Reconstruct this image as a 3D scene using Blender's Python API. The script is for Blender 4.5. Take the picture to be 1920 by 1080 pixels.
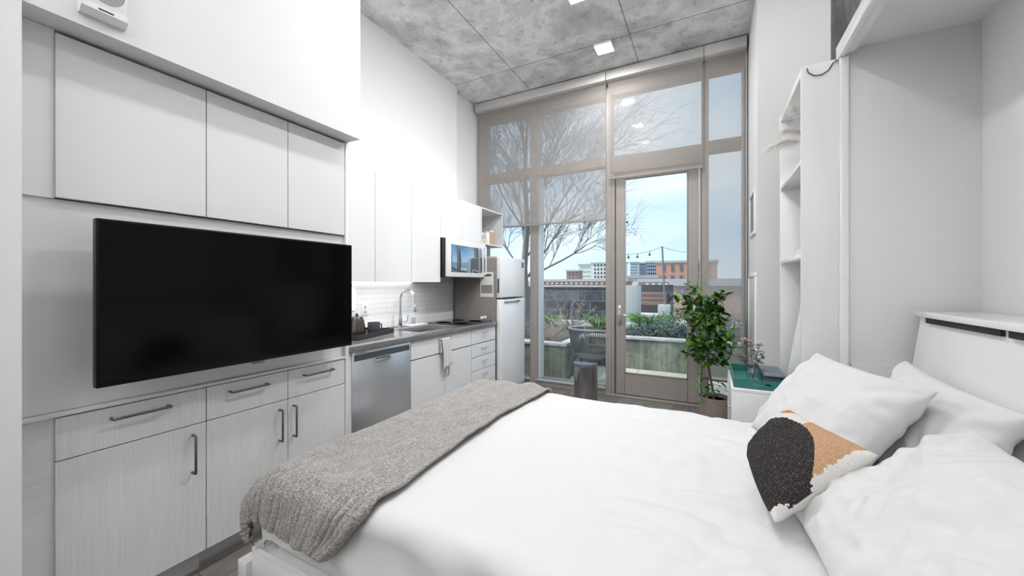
import bpy, bmesh, math, random
from mathutils import Vector, Matrix, Euler, noise
PI = math.pi
random.seed(7)
for o in list(bpy.data.objects): bpy.data.objects.remove(o, do_unlink=True)
S = bpy.context.scene
C = S.collection

# ---------------------------------------------------------------- camera
YAW = math.radians(27.37); F = 714.6; CH = 1.36; CX = 960.0; HV = 532.0
cam = bpy.data.objects.new('camera', bpy.data.cameras.new('camera')); C.objects.link(cam)
cam.location = (0, 0, CH); cam.rotation_euler = (PI/2, 0, YAW)
cam.data.sensor_width = 36; cam.data.lens = F/1920*36
cam.data.shift_y = (HV-540)/1920; cam.data.clip_start = .02; cam.data.clip_end = 2000
S.camera = cam
S.view_settings.view_transform = 'Standard'; S.view_settings.look = 'None'
S.view_settings.exposure = 0.42; S.view_settings.gamma = 1
try: S.view_settings.use_curve_mapping = False
except Exception: pass

# ---------------------------------------------------------------- sky
W = bpy.data.worlds.new('sky'); S.world = W; W.use_nodes = True
nt = W.node_tree; nt.nodes.clear()
wo = nt.nodes.new('ShaderNodeOutputWorld'); bg = nt.nodes.new('ShaderNodeBackground')
tc = nt.nodes.new('ShaderNodeTexCoord'); mp = nt.nodes.new('ShaderNodeMapping')
mp.inputs['Scale'].default_value = (1.0, 1.0, 2.6)
nz = nt.nodes.new('ShaderNodeTexNoise'); nz.inputs['Scale'].default_value = 2.3; nz.inputs['Detail'].default_value = 7; nz.inputs['Roughness'].default_value = .52
cr = nt.nodes.new('ShaderNodeValToRGB')
cr.color_ramp.elements[0].position = .38; cr.color_ramp.elements[0].color = (.29, .50, .76, 1)
cr.color_ramp.elements[1].position = .60; cr.color_ramp.elements[1].color = (.68, .77, .85, 1)
sx = nt.nodes.new('ShaderNodeSeparateXYZ'); r2 = nt.nodes.new('ShaderNodeValToRGB')
r2.color_ramp.elements[0].position = .0; r2.color_ramp.elements[0].color = (.75, .75, .75, 1)
r2.color_ramp.elements[1].position = .22; r2.color_ramp.elements[1].color = (.0, .0, .0, 1)
mx = nt.nodes.new('ShaderNodeMixRGB'); mx.inputs[2].default_value = (.72, .83, .92, 1)
L = nt.links
L.new(tc.outputs['Generated'], mp.inputs[0]); L.new(mp.outputs[0], nz.inputs['Vector']); L.new(nz.outputs['Fac'], cr.inputs[0])
L.new(tc.outputs['Generated'], sx.inputs[0]); L.new(sx.outputs['Z'], r2.inputs[0]); L.new(r2.outputs[0], mx.inputs[0])
L.new(cr.outputs[0], mx.inputs[1]); L.new(mx.outputs[0], bg.inputs['Color']); bg.inputs['Strength'].default_value = 1.1
L.new(bg.outputs[0], wo.inputs[0])
sun = bpy.data.objects.new('sun', bpy.data.lights.new('sun', 'SUN')); C.objects.link(sun)
sun.data.energy = 3.4; sun.data.angle = math.radians(14); sun.data.color = (1, .97, .92)
sun.rotation_euler = (math.radians(42), 0, math.radians(-68))

CEIL = 3.90
ADDED_SPOTS = [((.15, 3.15, 3.72), (-2.7, 3.3, .8), 10), ((.15, 2.25, 3.72), (-2.7, 2.8, .7), 6)]   # unseen spots added to brighten the kitchen: place, aim, watts
for p_, a_, w_ in ADDED_SPOTS:
    la = bpy.data.lights.new('track_lamp', 'AREA'); la.shape = 'DISK'; la.size = .11; la.energy = w_; la.spread = math.radians(120)
    lo = bpy.data.objects.new('track_lamp', la); C.objects.link(lo); d_ = (Vector(a_)-Vector(p_)).normalized(); lo.location = Vector(p_)+d_*.09
    lo.rotation_euler = d_.to_track_quat('-Z', 'Y').to_euler()
LED_W = [12, 13, 9, 4, 2.5, 2, 2, 2]          # dimmer levels, watts of each square ceiling LED
ADDED_UPLIGHTS = [((-2.72, 3.0, 2.40), .08, 2.4, 3, 0), ((.88, 1.7, 2.68), .25, 1.7, 14, 0), ((-.6, -1.8, 2.9), 1.2, .3, 105, 0)]   # added unseen fill: strips above the cabinets and an uplight behind the viewer
for i_, (p_, a_, b_, w_, _) in enumerate(ADDED_UPLIGHTS):
    la = bpy.data.lights.new('cove_lamp', 'AREA'); la.shape = 'RECTANGLE'; la.size = a_; la.size_y = b_; la.energy = w_; la.color = (1, .995, .985)
    lo = bpy.data.objects.new('cove_lamp', la); C.objects.link(lo); lo.location = p_; lo.rotation_euler = (PI, 0, 0)
LED_SPOTS = [(-1.0, 4.08), (-1.02, 3.21), (-1.02, 2.40), (-1.02, 1.77), (-1.02, 1.0), (-1.02, .23), (-1.02, -.54), (-1.02, -1.4)]

# ---------------------------------------------------------------- materials
def principled(name, col, rough=.5, metal=0., spec=.5, coat=0., trans=0., bump=None, emis=None):
    m = bpy.data.materials.new(name); m.use_nodes = True
    n = m.node_tree.nodes; b = n['Principled BSDF']
    b.inputs['Base Color'].default_value = (*col, 1); b.inputs['Roughness'].default_value = rough
    b.inputs['Metallic'].default_value = metal; b.inputs['Specular IOR Level'].default_value = spec
    b.inputs['Coat Weight'].default_value = coat; b.inputs['Transmission Weight'].default_value = trans
    if emis: b.inputs['Emission Color'].default_value = (*emis[0], 1); b.inputs['Emission Strength'].default_value = emis[1]
    if bump: add_bump(m, *bump)
    return m
def nodes(m): return m.node_tree.nodes, m.node_tree.links, m.node_tree.nodes['Principled BSDF']
def coords(m, scale=(1, 1, 1), rot=(0, 0, 0), loc=(0, 0, 0)):
    n, l, b = nodes(m)
    t = n.new('ShaderNodeTexCoord'); p = n.new('ShaderNodeMapping')
    p.inputs['Scale'].default_value = scale; p.inputs['Rotation'].default_value = rot; p.inputs['Location'].default_value = loc
    l.new(t.outputs['Object'], p.inputs[0]); return p.outputs[0]
def noise_node(m, vec, scale, detail=4, rough=.5, dist=0):
    n, l, b = nodes(m); t = n.new('ShaderNodeTexNoise')
    t.inputs['Scale'].default_value = scale; t.inputs['Detail'].default_value = detail; t.inputs['Roughness'].default_value = rough; t.inputs['Distortion'].default_value = dist
    l.new(vec, t.inputs['Vector']); return t.outputs['Fac']
def ramp(m, fac, stops):
    n, l, b = nodes(m); r = n.new('ShaderNodeValToRGB'); e = r.color_ramp.elements
    e[0].position = stops[0][0]; e[0].color = (*stops[0][1], 1); e[1].position = stops[-1][0]; e[1].color = (*stops[-1][1], 1)
    for p, c in stops[1:-1]: x = e.new(p); x.color = (*c, 1)
    l.new(fac, r.inputs[0]); return r.outputs[0]
def mixc(m, fac, a, bb, mode='MIX'):
    n, l, b = nodes(m); x = n.new('ShaderNodeMixRGB'); x.blend_type = mode
    for i, v in ((0, fac), (1, a), (2, bb)):
        if hasattr(v, 'is_linked') or hasattr(v, 'node'): l.new(v, x.inputs[i])
        else: x.inputs[i].default_value = v if i == 0 else (*v, 1)
    return x.outputs[0]
def set_bump(m, fac, strength, dist=.01):
    n, l, b = nodes(m); x = n.new('ShaderNodeBump'); x.inputs['Strength'].default_value = strength; x.inputs['Distance'].default_value = dist
    l.new(fac, x.inputs['Height']); l.new(x.outputs[0], b.inputs['Normal'])
def add_bump(m, scale, strength, dist=.01, vs=(1, 1, 1)):
    set_bump(m, noise_node(m, coords(m, vs), scale, 4), strength, dist)
def colour(m, sock): n, l, b = nodes(m); l.new(sock, b.inputs['Base Color'])
def gray(v): return (v, v, v)

M = {}
M['wall'] = principled('wall_paint', (.80, .80, .80), .6, spec=.3, bump=(260, .06, .002))
M['white'] = principled('white_laminate', (.78, .78, .785), .32, spec=.45)
M['gloss'] = principled('white_gloss_laminate', (.88, .88, .885), .14, spec=.5)
M['trimw'] = principled('white_trim', (.85, .85, .85), .35)
M['gapl'] = principled('grey_carcass', (.22, .22, .22), .8)  # mid grey body colour stands in for shade in the door gaps
M['gap'] = principled('dark_gap', (.02, .02, .02), .8)
# vertical grain laminate of lower cabinets
m = M['grain'] = principled('white_grained_laminate', (.74, .74, .74), .42)
v = coords(m, (1, 150, 3.0)); f = noise_node(m, v, 1.6, 5, .6)
colour(m, ramp(m, f, [(.3, gray(.70)), (.5, gray(.76)), (.72, gray(.82))])); set_bump(m, f, .15, .002)
m = M['grainh'] = principled('white_grained_laminate_cross', (.74, .74, .74), .42)
v = coords(m, (1, 3, 150)); f = noise_node(m, v, 1.6, 5, .6)
colour(m, ramp(m, f, [(.3, gray(.68)), (.5, gray(.73)), (.72, gray(.79))]))
# concrete ceiling
def concrete(name, dark, mid, lite, joints=True, scale=1.0, vs=(1, 1, 1)):
    m = principled(name, gray(mid), .75, spec=.2)
    v = coords(m, vs); a = noise_node(m, v, 1.15*scale, 9, .66, .35); b_ = noise_node(m, v, 7*scale, 8, .65, .2); c_ = noise_node(m, v, 60*scale, 3, .6)
    ca = ramp(m, a, [(.36, gray(dark)), (.46, gray(mid)), (.54, gray(lite)), (.60, gray(mid)), (.70, gray(lite))])
    cb = ramp(m, b_, [(.33, gray(.70)), (.46, gray(.97)), (.7, gray(1.0))])
    cc = ramp(m, c_, [(.3, gray(.8)), (.6, gray(1.05))])
    x = mixc(m, 1.0, ca, cb, 'MULTIPLY'); x = mixc(m, .8, x, cc, 'MULTIPLY')
    if joints:
        n, l, bb = nodes(m); br = n.new('ShaderNodeTexBrick'); br.offset = 0
        vv = coords(m, (1, 1, 1), (0, 0, 0), (.72+5.44, 1.44+5.44, 0)); l.new(vv, br.inputs['Vector'])
        br.inputs['Color1'].default_value = (1, 1, 1, 1); br.inputs['Color2'].default_value = (.90, .90, .90, 1); br.inputs['Mortar'].default_value = (.42, .42, .42, 1)
        br.inputs['Scale'].default_value = 1; br.inputs['Mortar Size'].default_value = .006; br.inputs['Brick Width'].default_value = 1.36; br.inputs['Row Height'].default_value = 2.72
        x = mixc(m, 1.0, x, br.outputs['Color'], 'MULTIPLY')
        vo = n.new('ShaderNodeTexVoronoi'); vo.inputs['Scale'].default_value = 2.4; l.new(v, vo.inputs['Vector'])
        x = mixc(m, 1.0, x, ramp(m, vo.outputs['Distance'], [(.012, gray(.35)), (.035, gray(1))]), 'MULTIPLY')
    colour(m, x); set_bump(m, b_, .3, .01); return m
M['concrete'] = concrete('ceiling_concrete', .46, .62, .80)
M['concrete_w'] = concrete('wall_concrete', .26, .40, .56, False, 2, (3, 3, .3))
M['concrete_p'] = concrete('planter_concrete', .30, .42, .52, False, 1.5)
m = M['concrete_p']; m2 = noise_node(m, coords(m, (9, 9, .5)), 2, 6, .6); n, l, bb = nodes(m); src = bb.inputs['Base Color'].links[0].from_socket
colour(m, mixc(m, 1.0, src, ramp(m, m2, [(.3, (.36, .42, .34)), (.55, (.62, .68, .58)), (.8, (.85, .86, .80))]), 'MULTIPLY'))
M['cap'] = concrete('planter_cap_concrete', .50, .62, .72, False, 2)
# floor planks
m = M['floor'] = principled('grey_wood_planks', gray(.12), .45)
n, l, bb = nodes(m); v = coords(m, (1, 1, 1), (0, 0, PI/2)); br = n.new('ShaderNodeTexBrick'); l.new(v, br.inputs['Vector'])
br.inputs['Scale'].default_value = 1; br.inputs['Brick Width'].default_value = 1.2; br.inputs['Row Height'].default_value = .15; br.inputs['Mortar Size'].default_value = .002
br.inputs['Color1'].default_value = (.16, .14, .125, 1); br.inputs['Color2'].default_value = (.26, .235, .215, 1); br.inputs['Mortar'].default_value = (.03, .03, .03, 1)
g = noise_node(m, coords(m, (25, 1.5, 1)), 3, 6, .6)
colour(m, mixc(m, .8, br.outputs['Color'], ramp(m, g, [(.3, gray(.55)), (.7, gray(1.15))]), 'MULTIPLY'))
# tile backsplash
m = M['tile'] = principled('white_glazed_tile', gray(.82), .18)
n, l, bb = nodes(m); t = n.new('ShaderNodeTexCoord'); s_ = n.new('ShaderNodeSeparateXYZ'); c_ = n.new('ShaderNodeCombineXYZ')
l.new(t.outputs['Object'], s_.inputs[0]); l.new(s_.outputs['Y'], c_.inputs['X']); l.new(s_.outputs['Z'], c_.inputs['Y'])
br = n.new('ShaderNodeTexBrick'); l.new(c_.outputs[0], br.inputs['Vector']); br.inputs['Scale'].default_value = 1
br.inputs['Brick Width'].default_value = .30; br.inputs['Row Height'].default_value = .05; br.inputs['Mortar Size'].default_value = .0018
br.inputs['Color1'].default_value = (.84, .84, .84, 1); br.inputs['Color2'].default_value = (.80, .80, .80, 1); br.inputs['Mortar'].default_value = (.60, .60, .60, 1)
colour(m, br.outputs['Color'])
M['steel'] = principled('brushed_steel', (.62, .64, .66), .28, 1.0)
m = M['steelv'] = principled('brushed_appliance_steel', (.80, .82, .85), .30, .85)
f = noise_node(m, coords(m, (1, 400, 2)), 2, 3); set_bump(m, f, .05, .001)
M['chrome'] = principled('chrome', (.75, .75, .77), .08, 1.0)
M['handle'] = principled('dark_steel_handle', (.16, .16, .17), .35, .8)
M['mullion'] = principled('taupe_aluminium', (.37, .34, .315), .45, .15)
M['mullion_in'] = principled('pale_aluminium', (.62, .66, .70), .4, .2)
M['cassette'] = principled('grey_blind_cassette', (.50, .49, .48), .5)
M['tvbezel'] = principled('black_bezel', (.005, .005, .005), .3, spec=.25)
M['tvscreen'] = principled('black_screen', (.0012, .0012, .0014), .12, spec=.13)
M['black'] = principled('black_plastic', (.02, .02, .022), .35)
M['darkgrey'] = principled('dark_grey', (.08, .085, .095), .4)
M['fridge'] = principled('fridge_white_steel', (.86, .87, .88), .22, .05)
M['fridge_side'] = principled('fridge_grey_side', (.24, .225, .215), .5)
m = M['counter'] = principled('grey_quartz', gray(.16), .12, spec=.6)
f = noise_node(m, coords(m), 300, 2); colour(m, ramp(m, f, [(.4, (.14, .14, .145)), (.7, (.26, .25, .25))]))
M['cooktop'] = principled('black_cooktop_glass', (.01, .01, .01), .06)
M['brown'] = principled('brown_wood', (.22, .12, .065), .5, bump=(80, .2, .003))
M['paper'] = principled('paper', (.80, .77, .74), .7)
M['print'] = principled('grey_print', (.28, .27, .26), .7, bump=(120, .1, .001))
M['plasticw'] = principled('white_plastic', (.82, .82, .82), .4)
M['shadowline'] = principled('grille_dark', (.05, .05, .05), .7)
M['teal'] = principled('teal_lacquer', (.03, .18, .16), .35)
M['slate'] = principled('slate_blue_plastic', (.045, .07, .085), .5)
M['slatelid'] = principled('slate_lid', (.14, .165, .19), .45)
M['leafg'] = principled('ficus_leaf', (.06, .20, .025), .35)
m = M['leafg']; f = noise_node(m, coords(m), 9, 2); colour(m, ramp(m, f, [(.38, (.015, .06, .012)), (.54, (.06, .19, .02)), (.70, (.28, .50, .06))]))
n, l, bb = nodes(m); bb.inputs['Subsurface Weight'].default_value = 0
M['bark'] = principled('ficus_bark', (.16, .12, .09), .8, bump=(60, .4, .004))
m = M['tree'] = principled('tree_bark', (.30, .29, .285), .85, bump=(30, .4, .01))
M['basket'] = principled('wicker_basket', (.40, .33, .27), .7)
m = M['basket']; n, l, bb = nodes(m); w1 = n.new('ShaderNodeTexWave'); w1.bands_direction = 'Z'; w1.inputs['Scale'].default_value = 26; w1.inputs['Distortion'].default_value = 2; w1.inputs['Detail'].default_value = 2
l.new(coords(m), w1.inputs['Vector']); colour(m, ramp(m, w1.outputs['Fac'], [(.2, (.12, .09, .07)), (.6, (.42, .35, .29)), (1, (.62, .54, .46))])); set_bump(m, w1.outputs['Fac'], .7, .006)
M['soil'] = principled('soil', (.10, .085, .075), .95, bump=(40, .6, .02))
M['moss'] = principled('pale_moss', (.45, .42, .38), .95, bump=(60, .6, .01))
def fabric(name, col, scale=900, st=.15):
    m = principled(name, col, .85, spec=.15); n, l, bb = nodes(m); bb.inputs['Sheen Weight'].default_value = .2
    a = noise_node(m, coords(m), 9, 5, .6); b_ = noise_node(m, coords(m), scale, 2)
    n1 = n.new('ShaderNodeMath'); n1.operation = 'MULTIPLY_ADD'; l.new(a, n1.inputs[0]); n1.inputs[1].default_value = 6; l.new(b_, n1.inputs[2])
    set_bump(m, n1.outputs[0], st, .002); return m
M['linen'] = fabric('white_cotton', (.74, .74, .745))
M['pillow'] = fabric('white_pillow_cotton', (.72, .72, .725))
# knitted throw
m = M['knit'] = principled('grey_knit', (.36, .33, .31), .95, spec=.1); n, l, bb = nodes(m); bb.inputs['Sheen Weight'].default_value = .4
a = noise_node(m, coords(m), 170, 3, .75); a2 = noise_node(m, coords(m, (1, .25, 1)), 60, 3, .7)
c1 = ramp(m, a, [(.33, (.13, .115, .108)), (.5, (.33, .31, .29)), (.66, (.56, .53, .51))])
c2 = ramp(m, a2, [(.35, gray(.82)), (.6, gray(1.08))]); colour(m, mixc(m, .8, c1, c2, 'MULTIPLY')); set_bump(m, a, .4, .003)
# glass
def glass(name, tint=(.93, .97, .97), refl=.07):
    m = bpy.data.materials.new(name); m.use_nodes = True; n = m.node_tree.nodes; l = m.node_tree.links; n.clear()
    o = n.new('ShaderNodeOutputMaterial'); t = n.new('ShaderNodeBsdfTransparent'); g = n.new('ShaderNodeBsdfGlossy'); x = n.new('ShaderNodeMixShader')
    t.inputs[0].default_value = (*tint, 1); g.inputs['Roughness'].default_value = .02; x.inputs[0].default_value = refl
    l.new(t.outputs[0], x.inputs[1]); l.new(g.outputs[0], x.inputs[2]); l.new(x.outputs[0], o.inputs[0]); return m
M['glass'] = glass('window_glass', (.96, .985, .99), .012)
M['vase'] = glass('clear_vase_glass', (.93, .95, .96), .12)
M['dim_glass'] = principled('dark_reflective_glass', (.40, .48, .56), .04, .95)
def screen(name, col, open_):
    m = bpy.data.materials.new(name); m.use_nodes = True; n = m.node_tree.nodes; l = m.node_tree.links; n.clear()
    o = n.new('ShaderNodeOutputMaterial'); t = n.new('ShaderNodeBsdfTransparent'); d = n.new('ShaderNodeBsdfDiffuse'); tr = n.new('ShaderNodeBsdfTranslucent')
    y = n.new('ShaderNodeMixShader'); x = n.new('ShaderNodeMixShader')
    d.inputs[0].default_value = (*col, 1); tr.inputs[0].default_value = (*col, 1); y.inputs[0].default_value = .45; x.inputs[0].default_value = open_
    l.new(d.outputs[0], y.inputs[1]); l.new(tr.outputs[0], y.inputs[2]); l.new(y.outputs[0], x.inputs[1]); l.new(t.outputs[0], x.inputs[2]); l.new(x.outputs[0], o.inputs[0]); return m
M['shade'] = screen('solar_screen_fabric', (.58, .545, .515), .62)
M['shade_hem'] = principled('shade_hem_bar', (.30, .28, .26), .6)
M['led'] = principled('led_diffuser', (.9, .9, .9), .5, emis=((1, 1, 1), 3.0))

# ---------------------------------------------------------------- object helpers
MAT = {}
def thing(name, label, cat, loc=(0, 0, 0), rotz=0, group=None, rot=None):
    o = bpy.data.objects.new(name, None); C.objects.link(o); o.empty_display_size = .05
    o.location = loc; o.rotation_euler = rot or (0, 0, rotz)
    o['label'] = label; o['category'] = cat
    if group: o['group'] = group
    MAT[o] = Matrix.Translation(loc) @ Euler(rot or (0, 0, rotz)).to_matrix().to_4x4()
    return o
def tag(o, label, cat, group=None, kind=None):
    o['label'] = label; o['category'] = cat
    if group: o['group'] = group
    if kind: o['kind'] = kind
    return o
class MB:
    def __init__(s): s.bm = bmesh.new()
    def _add(s, bm2, mat=None):
        if mat is not None: bm2.transform(mat)
        me = bpy.data.meshes.new('tmp'); bm2.to_mesh(me); bm2.free(); s.bm.from_mesh(me); bpy.data.meshes.remove(me); return s
    def box(s, x0, x1, y0, y1, z0, z1, bev=0, seg=2, mat=None):
        b = bmesh.new(); bmesh.ops.create_cube(b, size=1)
        for v in b.verts: v.co = Vector(((x0+x1)/2+v.co.x*(x1-x0), (y0+y1)/2+v.co.y*(y1-y0), (z0+z1)/2+v.co.z*(z1-z0)))
        if bev: bmesh.ops.bevel(b, geom=b.edges[:], offset=bev, segments=seg, profile=.5, affect='EDGES')
        return s._add(b, mat)
    def cyl(s, c, r, h, seg=24, r2=None, axis='Z', bev=0, mat=None):   # c = centre of base
        b = bmesh.new(); bmesh.ops.create_cone(b, cap_ends=True, segments=seg, radius1=r, radius2=r if r2 is None else r2, depth=h)
        if bev:
            es = [e for e in b.edges if abs(e.verts[0].co.z-e.verts[1].co.z) < 1e-6]
            bmesh.ops.bevel(b, geom=es, offset=bev, segments=3, profile=.5, affect='EDGES')
        bmesh.ops.translate(b, verts=b.verts, vec=(0, 0, h/2))
        if axis == 'X': b.transform(Matrix.Rotation(PI/2, 4, 'Y'))
        if axis == 'Y': b.transform(Matrix.Rotation(-PI/2, 4, 'X'))
        bmesh.ops.translate(b, verts=b.verts, vec=c); return s._add(b, mat)
    def lathe(s, c, prof, seg=32, sx=1, sy=1, mat=None, closed=False):
        b = bmesh.new(); rings = []
        for r, z in prof:
            rings.append([b.verts.new((c[0]+sx*r*math.cos(2*PI*k/seg), c[1]+sy*r*math.sin(2*PI*k/seg), c[2]+z)) for k in range(seg)])
        for a, d in zip(rings, rings[1:]):
            for k in range(seg): b.faces.new((a[k], a[(k+1) % seg], d[(k+1) % seg], d[k]))
        if prof[0][0] > 1e-4: b.faces.new(list(reversed(rings[0])))
        if prof[-1][0] > 1e-4: b.faces.new(rings[-1])
        bmesh.ops.remove_doubles(b, verts=b.verts, dist=1e-5); bmesh.ops.recalc_face_normals(b, faces=b.faces)
        return s._add(b, mat)
    def sphere(s, c, r, sc=(1, 1, 1), seg=16):
        b = bmesh.new(); bmesh.ops.create_uvsphere(b, u_segments=seg, v_segments=max(6, seg//2), radius=r)
        for v in b.verts: v.co = Vector((c[0]+v.co.x*sc[0], c[1]+v.co.y*sc[1], c[2]+v.co.z*sc[2]))
        return s._add(b)
    def tube(s, pts, r, seg=8, cap=True):
        pts = [Vector(p) for p in pts]; rs = r if isinstance(r, (list, tuple)) else [r]*len(pts)
        b = s.bm; rings = []; ref = None
        for i, p in enumerate(pts):
            d = (pts[min(i+1, len(pts)-1)]-pts[max(i-1, 0)])
            if d.length < 1e-9: d = Vector((0, 0, 1))
            d.normalize()
            if ref is None: ref = d.orthogonal().normalized()
            u = (ref-d*ref.dot(d))
            if u.length < 1e-5: u = d.orthogonal()
            u.normalize(); w = d.cross(u); ref = u
            rings.append([b.verts.new(p+(u*math.cos(2*PI*k/seg)+w*math.sin(2*PI*k/seg))*rs[i]) for k in range(seg)])
        for a, d in zip(rings, rings[1:]):
            for k in range(seg): b.faces.new((a[k], a[(k+1) % seg], d[(k+1) % seg], d[k]))
        if cap:
            b.faces.new(list(reversed(rings[0]))); b.faces.new(rings[-1])
        return s
    def prism(s, outline, axis, a0, a1):          # outline: 2-D points in the plane normal to axis
        b = bmesh.new()
        def P(p, a): return {'X': (a, p[0], p[1]), 'Y': (p[0], a, p[1]), 'Z': (p[0], p[1], a)}[axis]
        A = [b.verts.new(P(p, a0)) for p in outline]; B = [b.verts.new(P(p, a1)) for p in outline]
        b.faces.new(A); b.faces.new(list(reversed(B))); n = len(A)
        for i in range(n): b.faces.new((A[i], B[i], B[(i+1) % n], A[(i+1) % n]))
        bmesh.ops.recalc_face_normals(b, faces=b.faces); return s._add(b)
    def grid(s, fn, nu, nv, flip=False):
        b = s.bm; V = [[b.verts.new(fn(i/nu, j/nv)) for j in range(nv+1)] for i in range(nu+1)]
        for i in range(nu):
            for j in range(nv):
                q = (V[i][j], V[i+1][j], V[i+1][j+1], V[i][j+1]); b.faces.new(tuple(reversed(q)) if flip else q)
        return s
    def leaf(s, base, d, up, ln, wd, curl=.15):
        d = Vector(d).normalized(); up = Vector(up); side = d.cross(up)
        if side.length < 1e-4: side = d.orthogonal()
        side.normalize(); nn = side.cross(d).normalized(); base = Vector(base); b = s.bm
        v0 = b.verts.new(base); c1 = b.verts.new(base+d*ln*.38-nn*wd*.12); c2 = b.verts.new(base+d*ln*.75-nn*(wd*.12+ln*curl*.3)); tip = b.verts.new(base+d*ln-nn*ln*curl)
        l1 = b.verts.new(base+d*ln*.30+side*wd*.46); l2 = b.verts.new(base+d*ln*.68+side*wd*.40-nn*ln*curl*.3)
        r1 = b.verts.new(base+d*ln*.30-side*wd*.46); r2_ = b.verts.new(base+d*ln*.68-side*wd*.40-nn*ln*curl*.3)
        for f in ((v0, c1, l1), (l1, c1, c2, l2), (l2, c2, tip), (v0, r1, c1), (r1, r2_, c2, c1), (r2_, tip, c2)): b.faces.new(f)
        return s
    def build(s, name, mat, parent=None, local=False, smooth=True, ang=40, origin=None):
        me = bpy.data.meshes.new(name); bm = s.bm
        root = parent
        while root is not None and root.parent: root = root.parent
        off = None
        if root is not None and not local:
            bm.transform(MAT[root].inverted())
        elif root is None:
            if origin is None:
                xs = [v.co for v in bm.verts]
                origin = Vector(((min(v.x for v in xs)+max(v.x for v in xs))/2, (min(v.y for v in xs)+max(v.y for v in xs))/2, min(v.z for v in xs)))
            off = Vector(origin); bm.transform(Matrix.Translation(-off))
        if smooth:
            for f in bm.faces: f.smooth = True
        bm.to_mesh(me); bm.free()
        if smooth and ang < 180: me.set_sharp_from_angle(angle=math.radians(ang))
        o = bpy.data.objects.new(name, me); C.objects.link(o)
        if mat is not None: me.materials.append(mat)
        if parent is not None: o.parent = parent
        if off is not None: o.location = off; MAT[o] = Matrix.Translation(off)
        return o
def struct(name, mb, mat, **k): o = mb.build(name, mat, **k); o['kind'] = 'structure'; return o
def dup(root, loc=None, rotz=None, label=None, group=None):
    def cp(o, par):
        c = o.copy(); C.objects.link(c); c.parent = par
        for ch in [x for x in kids.get(o, [])]: cp(ch, c)
        return c
    kids = {}
    for x in bpy.data.objects:
        if x.parent: kids.setdefault(x.parent, []).append(x)
    r = cp(root, None)
    if loc is not None: r.location = loc
    if rotz is not None: r.rotation_euler = (0, 0, rotz)
    if label: r['label'] = label
    if group: r['group'] = group
    return r
CO, SI = math.cos(YAW), math.sin(YAW)
def at(u, v, Y):         # a point of the place at depth Y, read off a bearing
    dx = -F*SI+(u-CX)*CO; dy = F*CO+(u-CX)*SI; t = Y/dy
    return Vector((dx*t, Y, CH+(HV-v)*t))
def nz3(x, y, z=0): return noise.noise(Vector((x, y, z)))

# ================================================================ THE ROOM
WIN = 4.70
struct('floor', MB().box(-3.2, 2.2, -3.0, WIN+.12, -.12, 0), M['floor'], smooth=False)
struct('ceiling', MB().box(-3.2, 2.2, -3.0, WIN+.25, CEIL, CEIL+.2), M['concrete'], smooth=False, origin=(0, 0, CEIL))
struct('wall_left', MB().box(-3.2, -2.90, -3.0, 4.05, 0, CEIL), M['wall'], smooth=False)
struct('wall_left', MB().box(-3.2, -2.98, 4.05, WIN+.12, 0, CEIL), M['wall'], smooth=False)
struct('wall_soffit', MB().box(-2.90, -1.99, -3.0, 1.725, 2.285, CEIL), M['wall'], smooth=False)
struct('wall_left_return', MB().box(-2.90, -1.975, -3.0, .366, 0, 2.285).box(-1.99, -1.975, -3.0, .366, 2.285, CEIL), M['wall'], smooth=False)
struct('wall_back', MB().box(-3.2, 2.2, -3.2, -3.0, 0, CEIL), M['wall'], smooth=False)
struct('wall_right', MB().box(1.14, 1.30, -3.0, 4.1, 0, CEIL), M['concrete_w'], smooth=False)
struct('wall_right_column', MB().box(.36, .845, 3.80, WIN+.12, 0, CEIL), M['wall'], smooth=False)
struct('wall_concrete_pier', MB().box(.845, 1.30, 4.10, WIN+.12, 0, CEIL), M['concrete_w'], smooth=False)
struct('baseboard_right', MB().box(.345, .36, 3.80, WIN-.02, 0, .10).box(.345, .845, 3.785, 3.80, 0, .10), M['trimw'], smooth=False)
struct('baseboard_left', MB().box(-2.98, -2.965, 4.06, WIN-.02, 0, .10), M['trimw'], smooth=False)

# ---------------- window wall: frame, panes, door
Y0, Y1 = WIN-.02, WIN+.11
fr = MB()
def bar(x0, x1, z0, z1, y0=Y0, y1=Y1): fr.box(x0, x1, y0, y1, z0, z1, .004, 1)
bar(-2.98, -2.845, 0, CEIL); bar(-2.15, -2.04, .0, CEIL); bar(-1.13, -1.055, 0, CEIL); bar(-.078, -.005, 0, CEIL); bar(.315, .36, 0, CEIL)
for a, b in ((-2.845, -2.15), (-2.04, -1.13), (-1.055, -.078), (-.005, .315)):
    bar(a, b, 3.65, CEIL)
    if a != -1.055: bar(a, b, 2.80, 2.92); bar(a, b, 0, .10)
bar(-1.055, -.078, 2.72, 2.90)
win = fr.build('window_frame', M['mullion']); win.name = 'window_1'; win['kind'] = 'structure'
inner = MB()
for (x0, x1) in ((-2.04, -2.005), (-.03, -.005)):                     # pale inner reveal of the frames
    inner.box(x0, x1, Y0+.03, Y1+.01, .10, 2.80)
inner.box(-2.04, -1.13, Y0-.02, Y0+.03, .075, .10).box(-2.845, -2.15, Y0-.02, Y0+.03, .075, .10).box(.30, .318, Y0-.03, Y0+.02, .10, 3.65)
inner.build('window_reveal', M['mullion_in'], win)
for a, b, c, d in ((-2.845, -2.15, .1, 2.8), (-2.845, -2.15, 2.92, 3.65), (-2.005, -1.13, .1, 2.8), (-2.04, -1.13, 2.92, 3.65), (-1.055, -.078, 2.90, 3.65), (-.005, .315, .1, 2.8), (-.005, .315, 2.92, 3.65)):
    MB().box(a, b, WIN+.045, WIN+.053, c, d).build('window_pane', M['glass'], win, smooth=False)
struct('trim_1', MB().box(-1.13, .0, WIN-.05, WIN+.16, 0, .02, .004), M['mullion'])
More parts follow.
